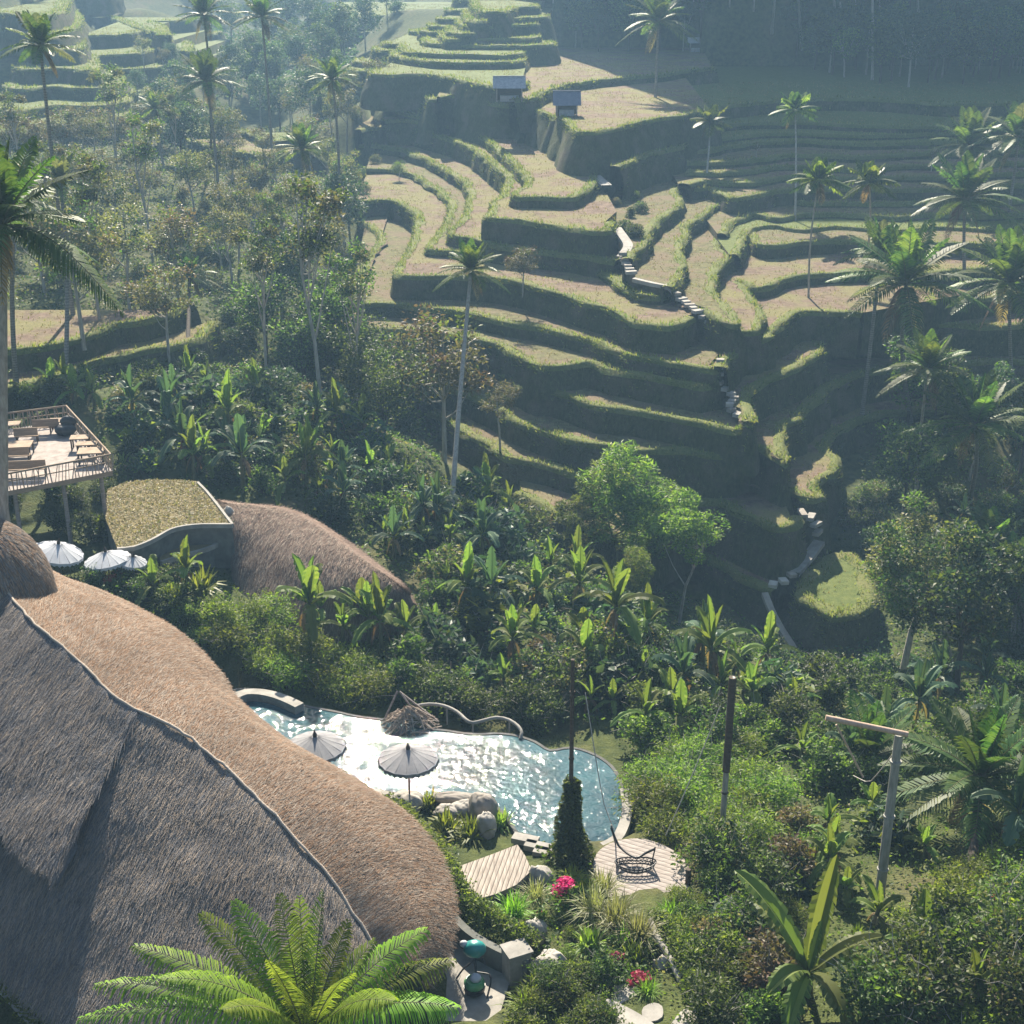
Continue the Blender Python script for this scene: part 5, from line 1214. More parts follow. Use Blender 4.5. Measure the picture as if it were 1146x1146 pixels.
# ------------------------------------------------------------------ single trees read from the picture
def tree_at(key, base, Y, top_v, label, sc=None, rz=None):
    p = PY(base[0], base[1], Y); p[2] = land_z(p[0], p[1]); H = {'t_olive0':10,'t_olive1':12.5,'t_dark0':11,'t_dark1':13,'t_blue0':11,'t_mid0':10,'t_tall0':16,'t_big':13,'t_bamboo':8.8,'t_slender':10.5,'t_bare':7}[key]
    want = PY(base[0], top_v, Y)[2] - p[2]; s_ = want/H if sc is None else sc
    TAKEN.append((p[0], p[1], 1.5)); return put(key, p, s_, label, rz)
tree_at('t_olive0', (100,440), 104, 175, 'olive tree with two bare grey trunks above the stilt terrace')
tree_at('t_olive1', (150,400), 118, 160, 'thin olive tree right of the two trunked one on the left slope')
tree_at('t_olive0', (205,395), 124, 185, 'broad olive tree behind the dark trunked palm on the left')
tree_at('t_olive1', (60,400), 125, 150, 'olive tree between the thin trunked palms at far left')
tree_at('t_olive1', (255,380), 140, 200, 'olive tree in the middle of the left slope')
tree_at('t_blue0', (320,400), 122, 235, 'bluish tree left of the tall pale stemmed tree')
tree_at('t_tall0', (362,480), 101, 170, 'tall slim tree with a pale forked stem in front of the left terraces')
tree_at('t_tall0', (318,395), 128, 195, 'slim tree with a yellowish top left of the tall forked one')
tree_at('t_tall0', (300,455), 108, 225, 'slender pale stemmed tree above the banana slope, left of the tall forked one')
tree_at('t_tall0', (398,455), 108, 250, 'slender pale stemmed tree right of the tall forked one')
tree_at('t_tall0', (120,430), 110, 150, 'tall slender tree behind the stilt terrace corner')
tree_at('t_dark0', (432,500), 99, 385, 'round dark tree below the left end of the terraces')
tree_at('t_dark0', (400,460), 104, 365, 'dark tree left of the round dark one')
tree_at('t_olive0', (498,540), 103, 285, 'sparse olive tree leaning behind the slim palm before the terraces')
tree_at('t_bamboo', (692,700), 93, 474, 'feathery yellow green bamboo clump in the gorge below the terraces')
tree_at('t_bamboo', (735,690), 96, 520, 'dark bamboo clump right of the feathery one')
tree_at('t_bamboo', (705,755), 84, 600, 'lower bamboo clump in the shade of the gorge')
tree_at('t_bamboo', (655,668), 94, 525, 'yellowish bamboo clump left of the feathery one in the gorge')
tree_at('t_slender', (757,728), 90, 525, 'slender bright tree with a pale stem right of the bamboo')
tree_at('t_big', (1003,800), 80, 505, 'big leafy grey green tree on the right bank of the gorge')
tree_at('t_big', (1060,800), 78, 590, 'second big leafy tree close to the right of the first')
tree_at('t_mid0', (682,142), 206, 102, 'small spreading tree beside the slate blue hut')
tree_at('t_bare', (845,190), 178, 150, 'bare pale tree on the shaded steps')
tree_at('t_bare', (1040,210), 175, 150, 'bare grey tree at the top right edge of the terraces')
tree_at('t_olive0', (425,110), 230, 45, 'misty tree at the left of the bright top terraces')
tree_at('t_mid0', (448,255), 190, 222, 'small shrubby tree in the bowl of the left terraces', .35)
tree_at('t_olive0', (585,345), 128, 255, 'low olive tree on the middle terraces right of the slim palm')
tree_at('t_olive1', (560,480), 108, 385, 'dry olive tree at the left end of the lower terraces')

# ------------------------------------------------------------------ near garden, read from the picture
put('banana2', hit(348, 735), 1.25, 'tall banana plant with a bright upright leaf before the humped roof')
bp = empty('banana_plant', PZ(905, 1125, .9)); tag(bp, 'big banana plant with long torn leaves at the bottom right', 'banana plant', GROUPS['banana plant'])
bc = PZ(905, 1090, 2.6); Yb = bc[1]
mb = MB(); mb.tube(np.linspace(PZ(905,1128,.6), bc, 8), np.linspace(.2,.12,8), 'bark_banana', 9); part(mb, 'stem', bp)
for (u, v, dY, ar, w_) in [(822,974,1.5,1.0,1.0),(937,956,1.0,.2,.85),(860,1112,-1.6,.9,.8),(952,1150,-2.2,.9,.9),(996,1092,-.3,.9,.8),(880,1160,-2.0,1.1,.8),(868,1043,.8,.5,.7),(990,1048,.6,.7,.75),(845,1010,2.0,.8,.8),(920,1030,.3,.2,.35)]:
    mb = MB(); bleaf(mb, bc, PY(u, v, Yb+dY), ar, w_, 'leaf_banana', .16, 26); part(mb, 'leaf', bp)
bq = empty('banana_plant', PZ(1030, 1075, 1)); tag(bq, 'banana plant with one upright pale leaf right of the bamboo pole foot', 'banana plant', GROUPS['banana plant'])
bc = PZ(1031, 1062, 1.6); mb = MB(); mb.tube(np.linspace(PZ(1031,1078,.4), bc, 5), [.12]*5, 'bark_banana', 8); part(mb, 'stem', bq)
for (u, v, dY, ar, w_) in [(1036,994,.5,.1,.6),(990,1050,-.3,.5,.4),(1065,1040,.4,.4,.45),(1000,1030,.8,.5,.4)]:
    mb = MB(); bleaf(mb, bc, PY(u, v, bc[1]+dY), ar, w_, 'leaf_banana', .1, 22); part(mb, 'leaf', bq)
put('banana4', PZ(978, 1040, .8), .9, 'young yellow green banana plant at the foot of the bamboo pole')
put('banana5', PZ(1135, 965, 1), 1.1, 'broad leaved banana plant at the right frame edge')
put('banana3', hit(1040, 700), 1.0, 'banana plant in the shade under the big leafy tree')

# foreground palm at the bottom edge
fp = empty('foreground_palm', (PY(345,1190,29)[0], 29, 0)); tag(fp, 'bright yellow green palm spreading its fronds along the bottom edge', 'palm', 'palm trees of the valley')
fc = PY(345, 1172, 29); mb = MB(); q = np.linspace((fc[0], fc[1]+.3, land_z(fc[0], fc[1])-.5), fc, 8); mb.tube(q, np.linspace(.24,.2,8), 'bark_palm', 10); part(mb, 'trunk', fp)
for (u, v, dY, ar, mat, ll, hg) in [(88,1140,-1.0,1.7,'leaf_fern',.5,1.0),(108,1102,-.3,1.6,'leaf_fern',.55,1.0),(150,1058,.6,1.2,'leaf_fern',.55,.9),(225,1022,1.2,.9,'leaf_fern',.55,.8),(262,1008,1.8,.7,'leaf_fern',.5,.7),(180,1095,-1.2,1.6,'leaf_fern',.55,1.),
        (312,1000,.8,.3,'leaf_palm',.6,.5),(362,998,.4,.2,'leaf_palm',.6,.5),(335,1004,1.8,.3,'leaf_bright',.55,.5),(420,1052,.8,.7,'leaf_bright',.6,.8),(478,1040,1.2,1.1,'leaf_fern',.6,.9),(508,1075,.4,1.3,'leaf_bright',.65,1.),(512,1128,-.8,1.5,'leaf_fern',.6,1.1),
        (440,1120,-1.5,1.3,'leaf_fern',.6,1.1),(395,1090,-1.8,1.0,'leaf_bright',.5,1.),(250,1130,-2.0,1.3,'leaf_fern',.5,1.),(300,1075,-1.2,.8,'leaf_bright',.5,.9),(390,1030,1.5,.5,'leaf_bright',.55,.7)]:
    mb = MB(); frond(mb, fc, PY(u, v, 29+dY), ar, 84 if mat == 'leaf_fern' else 64, .05, ll*(1.95 if mat == 'leaf_fern' else 1.55), mat, hg, rr=.03, start=.1); part(mb, 'frond', fp)

# ivy column, hedges
def leafy(name, label, cat, P, mat_w, size, aspect=.5, partname='foliage'):
    o = empty(name, P.mean(0)*[1,1,0]+[0,0,P[:,2].min()]); tag(o, label, cat); mb = MB(); k = rng.choice(len(mat_w), len(P), p=np.array([w for _, w in mat_w])/sum(w for _, w in mat_w))
    for i, (m, _) in enumerate(mat_w): leaves(mb, P[k == i], m, size, aspect)
    part(mb, partname, o, False); return o
n = 5200; t = rng.uniform(0, 1, n)**1.3; a = rng.uniform(0, 6.28, n); r = (.3+.6*(1-t)**1.6)*(1+.25*np.sin(a*3+t*9))*rng.uniform(.55, 1.05, n); ax = b1[None]*(1-t[:, None]*.42)+t1[None]*(t[:, None]*.42)
iv = leafy('ivy_column', 'dark ivy climbing the foot of the thin dark pole by the pool', 'ivy', np.stack([ax[:,0]+r*np.cos(a), ax[:,1]+r*np.sin(a), ax[:,2]+.1], -1), [('leaf_dark',2),('leaf_mid',3)], .19)
mb = MB(); mb.tube(b1+(t1-b1)*np.linspace(0,.45,8)[:, None]+np.array([.12,-.05,0]), np.linspace(.06,.02,8), 'bark_dark', 6); part(mb, 'stem', iv)
def hedge(px, z, w_, h, n, label, mats, size=.13):
    P = smooth_curve(np.array(plan(px, z)), .2); i = rng.integers(0, len(P), n); a = rng.uniform(0, math.pi, n); q = rng.uniform(.75, 1.08, n)
    T = np.gradient(P, axis=0); T /= np.linalg.norm(T, axis=1)[:, None]; N = np.stack([T[:,1], -T[:,0]], -1)
    X = P[i]+N[i]*(np.cos(a)*q*w_*.5)[:, None]+rng.normal(0,.1,(n,2)); bm = 1+.18*vnoise(P[i,0], P[i,1], 5, 1.6)
    o = leafy('hedge', label, 'hedge', np.column_stack([X, z-h+.05+np.sin(a)**.6*q*h*bm]), mats, size)
    mb = MB(); 
    for k in range(0, len(P), 6): mb.tube([(P[k,0],P[k,1],z-h-.3),(P[k,0],P[k,1],z-.25)], .03, 'bark_dark', 5, False)
    part(mb, 'stems', o)
hedge([(500,958),(508,978),(522,996),(542,1014),(566,1030),(595,1044)], 2.0, .8, 1.5, 7500, 'clipped bright hedge between the thatch and the timber deck', [('leaf_bright',2),('leaf_mid',2),('leaf_dark',1)])
hedge([(738,1018),(752,1040),(766,1066),(778,1090),(786,1112)], 2.1, .9, 1.5, 6000, 'hedge running down from the round deck beside the driftwood rail', [('leaf_mid',2),('leaf_bright',1)])
hedge([(-20,1060),(8,1082),(35,1108),(60,1130),(95,1160)], 2.2, 1.0, 1.2, 5000, 'low hedge under the eaves at the bottom left corner', [('leaf_bright',2),('leaf_mid',2)])
hedge([(432,893),(455,912),(478,938),(490,955)], 1.6, 1.3, 1.5, 5000, 'bright green shrubs in a band beside the thatch edge at the pool', [('leaf_bright',3),('leaf_mid',1)])
# flowering shrubs
def flowers(u, v, z, rx, rz, n, mat, label, nleaf=700, lm='leaf_mid', size=.13):
    c = PZ(u, v, z); o = empty('flowering_shrub', (c[0], c[1], z-rz-.6)); tag(o, label, 'flowering shrub', 'flowering shrubs in the garden')
    d = rng.normal(0,1,(n,3)); d /= np.linalg.norm(d,axis=1)[:,None]; k = rng.integers(0,5 if n > 100 else 1,n); cc = rng.normal(0,.28,(5 if n > 100 else 1,3))*[rx,rx,rz]; mb = MB(); leaves(mb, c+cc[k]+d*np.array([rx,rx,rz])*.5*rng.uniform(.3,1,(n,1)), mat, size, .8); part(mb, 'flowers', o, False)
    d = rng.normal(0,1,(nleaf,3)); mb = MB(); leaves(mb, c-[0,0,rz*.7]+d*np.array([rx,rx,rz])*.6, lm, .16, .5); part(mb, 'foliage', o, False)
flowers(634, 995, 1.7, .75, .3, 330, 'flower_magenta', 'magenta bougainvillea in full bloom below the ivy column')
flowers(690, 1073, 1.9, .45, .35, 170, 'flower_red', 'red flowers right of the garden path, upper left clump')
flowers(714, 1095, 1.7, .6, .3, 240, 'flower_red', 'red flowers in a slanting clump beside the driftwood rail')
flowers(606, 1020, 1.8, .16, .16, 99, 'flower_red', 'single small red bloom right of the grass below the timber deck', 150)
flowers(128, 646, 3.6, .8, .35, 330, 'flower_orange', 'orange leaved shrub below the white parasols')
flowers(170, 655, 3.0, .4, .25, 99, 'flower_orange', 'smaller orange tinted shrub right of the other orange one')
flowers(1110, 1005, 2.6, .4, .4, 90, 'flower_red', 'reddish leaved shrub at the right under the bushy palm')
# tussocks by the deck
for (u, v, z, k, s_, lb) in [(690,1035,1.5,'g_pale',1.15,'pale drooping grass in front of the round deck'),(665,1022,1.5,'g_pale',.95,'pale grass left of the large tussock before the round deck'),(715,1050,1.6,'g_pale',1.0,'pale grass above the driftwood rail'),
        (575,1025,1.3,'g_green',1.2,'yellow green grass fan in front of the timber deck'),(550,1035,1.3,'g_green',1.0,'grass fan left of the larger one below the timber deck'),(700,1055,1.5,'g_green',.9,'grass left of the top of the driftwood rail'),(655,1000,1.2,'g_green',.9,'spiky grass right of the magenta flowers'),
        (640,985,1.0,'g_green',.8,'spiky yellow grass just above the magenta flowers'),(600,1008,1.2,'g_pale',.8,'pale grass right of the timber deck'),(675,1000,.8,'g_pale',.9,'pale grass at the left rim of the round deck'),(710,1075,1.4,'g_fern',.9,'broad leaved tuft above the slanting red flowers'),(660,1060,1.5,'g_fern',.9,'broad leaved tuft left of the red flowers'),
        (190,680,2.4,'g_fern',1.4,'fan of broad leaves beside the orange shrubs'),(225,665,2.4,'g_fern',1.6,'large fan of arching leaves below the lower paddy')]:
    put(k, PZ(u, v, z), s_, lb)
for (u, v, k, s_, lb) in [(600,1112,'g_fern',.9,'broad leaved tuft just below the tan boulder'),(588,1128,'g_green',.9,'grass tuft below the squat pale pillar'),(604,1132,'g_fern',.8,'broad leaved tuft at the bottom edge below the pillar'),(748,1024,'g_green',.8,'grass tuft at the near rim of the round deck'),(765,1042,'g_fern',.8,'broad leaved tuft between the round deck and the hedge'),(720,1062,'g_fern',.8,'broad leaved tuft at the top of the driftwood rail'),(690,1060,'g_green',.7,'grass left of the upper red flowers'),(725,1110,'g_green',.7,'low grass beside the stepping stones'),(480,905,'g_fern',1.0,'ferny tuft below the pale boulders'),(500,930,'g_fern',1.1,'ferny fan left above the timber deck'),(528,938,'g_fern',1.1,'ferny fan just above the timber deck'),(560,925,'g_fern',.9,'ferny tuft right of the standing pale rock')]:
    put(k, hit(u, v), s_, lb)
put('banana4', hit(172, 670), 1.0, 'young banana plant below the small white parasol')
put('banana0', hit(210, 668), .85, 'banana plant in the bed under the lower paddy')

# ------------------------------------------------------------------ planting by zone (photo polygons; feet on the land)
for P in (plan(POOL_PX, 0),):
    for q in P: TAKEN.append((q[0], q[1], .3))
# bright shrubs behind the pool
scatter([(225,700),(300,690),(330,730),(400,745),(440,790),(400,798),(330,780),(270,765),(240,745)], 16, ['b_bright0','b_bright1','b_bright0'], (.8,1.15), .9)
scatter([(275,700),(400,690),(470,720),(460,790),(400,775)], 10, ['banana0','banana4','banana1','b_mid0'], (.8,1.1), .8)
scatter([(410,760),(480,770),(620,800),(640,825),(560,815),(470,800)], 9, ['b_fine1','b_fine0'], (.6,.9), .8)
# the banana slope
scatter([(430,620),(500,600),(600,600),(690,690),(760,740),(880,770),(890,800),(700,800),(640,815),(590,805),(520,780),(470,720)], 52, ['banana0','banana1','banana2','banana4','banana3','b_broad0','b_broad0','b_broad1'], (.55,1.3), .6)
scatter([(110,470),(200,430),(320,440),(420,500),(520,560),(600,590),(560,640),(450,640),(400,600),(340,565),(240,550),(140,530)], 58, ['banana0','banana3','banana5','banana1','b_broad0','b_broad1','banana4'], (.55,1.3), .65)
scatter([(110,470),(200,430),(320,440),(420,500),(520,560),(600,590),(690,690),(700,790),(590,790),(520,770),(450,640),(340,565),(140,530)], 70, ['b_dark0','b_mid0','b_broad0','b_broad1','b_dark1','b_olive','b_mid1'], (.6,1.1), .6)
# slope under the left terraces and hillside left
scatter([(160,430),(330,380),(400,390),(480,480),(420,490),(330,450)], 22, ['b_dark0','b_dark1','b_mid0','t_dark0'], (.7,1.1), 1.1)
scatter([(-10,430),(100,440),(140,470),(80,460),(0,465)], 8, ['banana0','banana1','b_mid0'], (.8,1.1), .9)
scatter([(30,330),(200,290),(390,250),(395,330),(330,390),(170,400),(60,350)], 30, ['b_dark0','b_mid1','b_olive','b_dark1','t_blue0','t_olive0','t_olive1'], (.75,1.1), 1.3)
scatter([(0,180),(120,170),(270,190),(380,190),(400,240),(300,280),(150,300),(20,300)], 42, ['t_olive0','t_olive1','t_tall0','t_olive0','b_olive','t_olive1'], (.7,1.05), 1.5)
scatter([(150,120),(240,110),(380,110),(400,175),(300,200),(180,185)], 26, ['t_blue0','t_dark1','t_olive0','t_olive1'], (.7,1.1), 1.8)
scatter([(240,40),(400,30),(385,85),(370,110),(260,110)], 20, ['t_blue0','t_dark1','t_dark0'], (.8,1.2), 2.2)
scatter([(215,-10),(420,-10),(420,40),(240,60)], 16, ['t_blue0','t_dark1','t_dark0'], (.9,1.4), 4.0)
# gorge and right bank
scatter([(640,660),(740,715),(850,715),(880,750),(800,775),(700,760)], 18, ['b_dark0','b_dark1','b_mid0'], (.5,.75), 1.1)
scatter([(1065,590),(1146,560),(1146,780),(1065,780)], 24, ['b_dark1','t_dark0','b_dark0','t_dark1','banana3','b_mid1'], (.7,1.05), 1.4)
scatter([(1020,330),(1146,260),(1146,560),(1000,590),(1000,500)], 40, ['b_dark1','t_dark0','t_dark1','b_mid1','t_mid0','b_olive','banana5'], (.6,.95), 1.7)
scatter([(1050,120),(1146,90),(1146,260),(1030,290),(1040,200)], 30, ['t_dark0','t_dark1','t_mid0','t_blue0','b_dark1'], (.6,1.0), 2.2)
scatter([(870,760),(1146,765),(1146,880),(1000,900),(930,880),(880,840)], 22, ['b_fine1','b_mid0','b_dark0','banana3','b_fine2'], (.7,1.05), 1.2)
scatter([(930,765),(1065,745),(1065,800),(930,800)], 12, ['b_dark0','b_broad1','b_mid0'], (.5,.8), .9)
scatter([(940,560),(1000,530),(1015,640),(990,640),(960,605)], 9, ['b_dark0','b_dark1','b_mid1'], (.5,.8), .8)
scatter([(688,198),(716,215),(716,272),(694,276),(684,240)], 7, ['b_mid0','b_olive','b_dark0'], (.45,.7), .5, True)
scatter([(320,-20),(480,-20),(430,40),(385,90),(330,80)], 16, ['t_blue0','t_dark1','b_dark1'], (.8,1.2), 2.0)
scatter([(-10,-30),(200,-30),(60,5)], 8, ['t_blue0','t_dark1'], (.8,1.2), 2.5, True)
scatter([(385,120),(422,120),(418,230),(402,262),(378,240)], 9, ['t_olive0','b_mid1','t_olive1','b_olive'], (.45,.75), .9, True)
scatter([(120,60),(215,66),(215,140),(135,138)], 8, ['t_blue0','t_olive0','t_olive1'], (.5,.8), 1.5, True)
scatter([(930,900),(1040,920),(1030,1010),(1000,1040),(960,1090),(920,1000)], 10, ['g_fern','banana1','g_green','b_broad0','banana4'], (.5,.85), .6)
scatter([(1040,1000),(1146,960),(1146,1160),(985,1160),(1020,1075)], 12, ['banana1','g_fern','b_broad0','b_bright1','b_bright0'], (.5,.8), .35)
scatter([(790,960),(930,940),(900,1050),(870,1146),(790,1146)], 10, ['g_fern','b_bright0','b_broad0','banana4'], (.45,.7), .35)
# hill at the top
scatter([(610,-10),(1146,-30),(1146,90),(1000,100),(830,60),(640,60)], 70, ['t_dark0','t_dark1','t_dark1','t_blue0','t_mid0'], (.8,1.3), 2.8, True)
# garden right of the pool
scatter([(700,850),(760,840),(840,850),(880,940),(800,950),(770,960),(720,920)], 18, ['b_bright1','b_bright0','b_bright1'], (.8,1.15), .8)
scatter([(740,1012),(790,990),(800,1030),(770,1060)], 6, ['b_bright0','b_fine0'], (.35,.5), .5)
scatter([(700,790),(800,790),(900,800),(920,880),(840,850),(720,845)], 20, ['b_fine2','b_fine1','banana0','banana1','b_fine0'], (.75,1.1), 1.0)
scatter([(790,960),(880,930),(930,930),(925,1000),(900,1010),(800,1040)], 13, ['b_fine0','b_fine2','b_bright0','b_fine1','b_olive'], (.6,.9), .9)
scatter([(790,1020),(880,1010),(870,1146),(790,1146)], 13, ['b_fine1','b_fine0','b_olive','b_fine2'], (.6,.95), .8)
scatter([(1040,1000),(1146,960),(1146,1160),(980,1160),(965,1110),(1020,1075)], 22, ['b_fine2','b_fine0','b_fine1','b_bright0'], (.75,1.1), .9)
scatter([(610,1115),(680,1085),(680,1160),(575,1165)], 9, ['b_fine1','b_fine2','b_fine0'], (.4,.6), .6)
scatter([(615,1000),(660,1000),(680,1060),(640,1075),(600,1060)], 6, ['b_fine0','b_bright0'], (.28,.4), .5)
scatter([(85,650),(130,660),(260,740),(240,690),(200,660)], 12, ['b_bright0','b_fine0','b_fine1'], (.45,.7), .7)
scatter([(0,560),(120,540),(125,610),(60,600)], 8, ['b_fine1','b_dark0'], (.5,.8), .9)

# ------------------------------------------------------------------ growth nobody could count
CLEAR = [[(662,940),(720,938),(772,965),(772,1000),(745,1020),(700,1018),(665,990)], [(485,985),(530,1035),(560,1052),(606,1066),(606,1120),(580,1160),(470,1160)], [(510,940),(600,940),(600,1000),(520,1015)], POOL_PX, [(430,880),(560,885),(600,935),(560,950),(470,905)],
         [(675,1080),(720,1080),(745,1120),(745,1150),(670,1160),(672,1110)], [(722,1025),(740,1030),(780,1120),(760,1125)], [(610,980),(660,980),(650,1010),(610,1010)], [(890,620),(960,600),(990,680),(930,700),(885,670)]]
def carpet(name, zones, dens, size, mats, hmax, aspect=.55, avoid_terrace=True, ymax=400):
    P_ = []
    for Z in zones:
        Z = np.array(Z, float); c = np.array([hit(u, min(v, 1146))[:2] if True else 0 for u, v in Z])
        lo, hi = c.min(0), np.minimum(c.max(0), [200, ymax]); n = int(min((hi-lo).prod()*dens, 900000)); X = rng.uniform(lo[0], hi[0], n); Y = rng.uniform(lo[1], hi[1], n)
        i, j = gi(X, Y); zz = GZ[i, j]; m = TT[i, j] < -50 if avoid_terrace else np.ones(n, bool); X, Y, zz = X[m], Y[m], zz[m]
        zz = ground_z(X, Y); q = np.stack([X, Y, zz], -1)-CAM; f = q@FWD; u, v = 573+F*(q@RGT)/f, 573-F*(q@UPV)/f
        m = inside(Z, u, v) & ~np.any([inside(np.array(E, float), u, v) for E in CLEAR], 0) & (vnoise(X, Y, 41, .8) > -.75); mound = np.clip(vnoise(X, Y, 42, .55)+.4, 0, 1.3)[m]
        P_.append(np.column_stack([X[m], Y[m], zz[m] + rng.uniform(0, 1, m.sum())**.7*(.15+hmax*mound)]))
    P_ = np.concatenate(P_); mb = MB(); cw = np.cumsum([w for _, w in mats])/sum(w for _, w in mats); pn = np.clip(.5+.55*vnoise(P_[:,0], P_[:,1], 47, .9)+rng.normal(0,.16,len(P_)), 0, .999); k = np.searchsorted(cw, pn)
    for i, (m_, _) in enumerate(mats): leaves(mb, P_[k == i], m_, size, aspect)
    kind(mb.obj(name, smooth=False), 'stuff'); return len(P_)
NEAR = [[(500,900),(600,950),(660,960),(700,880),(690,830),(900,780),(1146,780),(1200,1160),(560,1160),(600,1075),(500,1000)], [(60,640),(250,640),(260,560),(470,690),(480,790),(400,800),(240,740)]]
MIDZ = [[(100,460),(160,420),(400,380),(480,440),(500,560),(640,600),(700,640),(880,720),(960,560),(1146,500),(1146,790),(880,790),(640,820),(470,800),(460,690),(300,560),(130,540)]]
FARZ = [[(-10,440),(-10,150),(60,155),(160,140),(230,100),(370,110),(400,400),(100,460)], [(960,560),(970,300),(1020,100),(1146,60),(1146,520)]]
n0 = carpet('undergrowth', NEAR, 26, .15, [('leaf_mid',3),('leaf_dark',2),('leaf_bright',1),('leaf_olive',1)], .7)
n1 = carpet('undergrowth', MIDZ, 15, .24, [('leaf_dark',3),('leaf_mid',3),('leaf_blue',1),('leaf_olive',1)], .9)
n2 = carpet('undergrowth', FARZ, 8, .29, [('leaf_dark',3),('leaf_mid',2),('leaf_olive',2),('leaf_blue',1)], 1.0, ymax=250)
n3 = carpet('undergrowth', [[(600,-10),(1146,-40),(1146,120),(850,60),(620,40)], [(230,-10),(430,-10),(400,60),(380,110),(230,110)]], 1.6, .7, [('leaf_dark',4),('leaf_blue',2)], 1.4, avoid_terrace=True, ymax=420)
print('carpet', n0, n1, n2, n3)
# grass along the bunds and risers
mbg = MB(); cnt = 0
for L in LAYERS:
    P, N, bw, z = L['P'], L['N'], L['bw'], L['z']; Ym = P[:,1].mean(); seg = np.linalg.norm(np.diff(P, axis=0), axis=1).sum()
    far = Ym > 200; n = int(seg*(24 if not far else 10)); 
    if L['close'] == 'right': n = int(n*.6)
    for part_, n_ in (('bund', n), ('riser', int(n*1.7))):
        t = rng.uniform(0, len(P)-1.01, n_); t = t[vnoise(P[t.astype(int),0], P[t.astype(int),1], 61, 1.4)+rng.normal(0,.5,n_) > -.35]; n_ = len(t); i = t.astype(int); f = (t-i)[:, None]; p = P[i]*(1-f)+P[i+1]*f; nn = N[i]
        if part_ == 'bund':
            o = rng.uniform(-1.0, .08, n_)[:, None]*bw[i][:, None]; q = np.column_stack([p+nn*o, np.full(n_, z+.1)]); up = np.array([0,0,1.0]); out = nn*rng.uniform(-.2,.6,(n_,1))
        else:
            h = rng.uniform(0, 1, n_)**1.2*min(L['drop'], 2.6); q = np.column_stack([p+nn*(.1+.08*h[:, None]+.05*h[:, None]), z-h]); out = nn*rng.uniform(.3,1.1,(n_,1)); up = np.array([0,0,.6])
        d = np.column_stack([out, np.zeros(n_)])+up+rng.normal(0,.3,(n_,3)); d /= np.linalg.norm(d,axis=1)[:,None]; ln = rng.uniform(.1,.3,n_)[:, None]*(1.4 if far else 1)*(1+1.3*np.clip(vnoise(p[:,0], p[:,1], 71, 2.0), 0, 1))[:, None]; w_ = (.05 if not far else .1)
        s_ = np.cross(d, rng.normal(0,1,(n_,3))); s_ /= np.linalg.norm(s_,axis=1)[:,None]+1e-9
        V = np.stack([q-s_*w_-d*.05, q+s_*w_-d*.05, q+d*ln], 1); k = rng.uniform(0,1,n_)
        for m_, a, b in ((['leaf_grass','leaf_mid','leaf_olive'] if part_ == 'bund' else ['leaf_dark','leaf_grass','leaf_olive'])[x] and ((['leaf_grass','leaf_mid','leaf_olive'] if part_ == 'bund' else ['leaf_dark','leaf_grass','leaf_olive'])[x], lo_, hi_) for x, (lo_, hi_) in enumerate([(0,.55),(.55,.8),(.8,1.01)])):
            vv = V[(k >= a) & (k < b)]; mbg.add(vv.reshape(-1,3), np.arange(len(vv)*3).reshape(-1,3), m_)
        cnt += n_
# dry stubble and weeds standing on the treads
for L in LAYERS:
    Q = L['poly']; lo, hi = Q.min(0), np.minimum(Q.max(0), L['P'].max(0)+[3, 26]); lo = np.maximum(lo, L['P'].min(0)-[3, 8]); n_ = int(min((hi-lo).prod()*5, 26000)); X, Y = rng.uniform(lo[0], hi[0], n_), rng.uniform(lo[1], hi[1], n_)
    i, j = gi(X, Y); m = inside(Q, X, Y) & (np.abs(TT[i, j]-L['z']) < .05) & (vnoise(X, Y, 63, .7)+rng.normal(0,.4,n_) > 0); X, Y = X[m], Y[m]; n_ = len(X)
    if not n_: continue
    q = np.column_stack([X, Y, np.full(n_, L['z'])]); d = rng.normal(0,.5,(n_,3)); d[:,2] = 1; d /= np.linalg.norm(d,axis=1)[:,None]; ln = rng.uniform(.08,.26,n_)[:,None]; s_ = np.cross(d, rng.normal(0,1,(n_,3))); s_ /= np.linalg.norm(s_,axis=1)[:,None]+1e-9
    V = np.stack([q-s_*.05-d*.03, q+s_*.05-d*.03, q+d*ln], 1); k = rng.uniform(0,1,n_)+.3*vnoise(X, Y, 65, .4)
    for m_, a, b in (('leaf_dry',-9,.55),('leaf_olive',.55,.85),('leaf_grass',.85,9)): vv = V[(k >= a) & (k < b)]; mbg.add(vv.reshape(-1,3), np.arange(len(vv)*3).reshape(-1,3), m_)
    cnt += n_
kind(mbg.obj('grass', smooth=False), 'stuff'); print('blades', cnt)

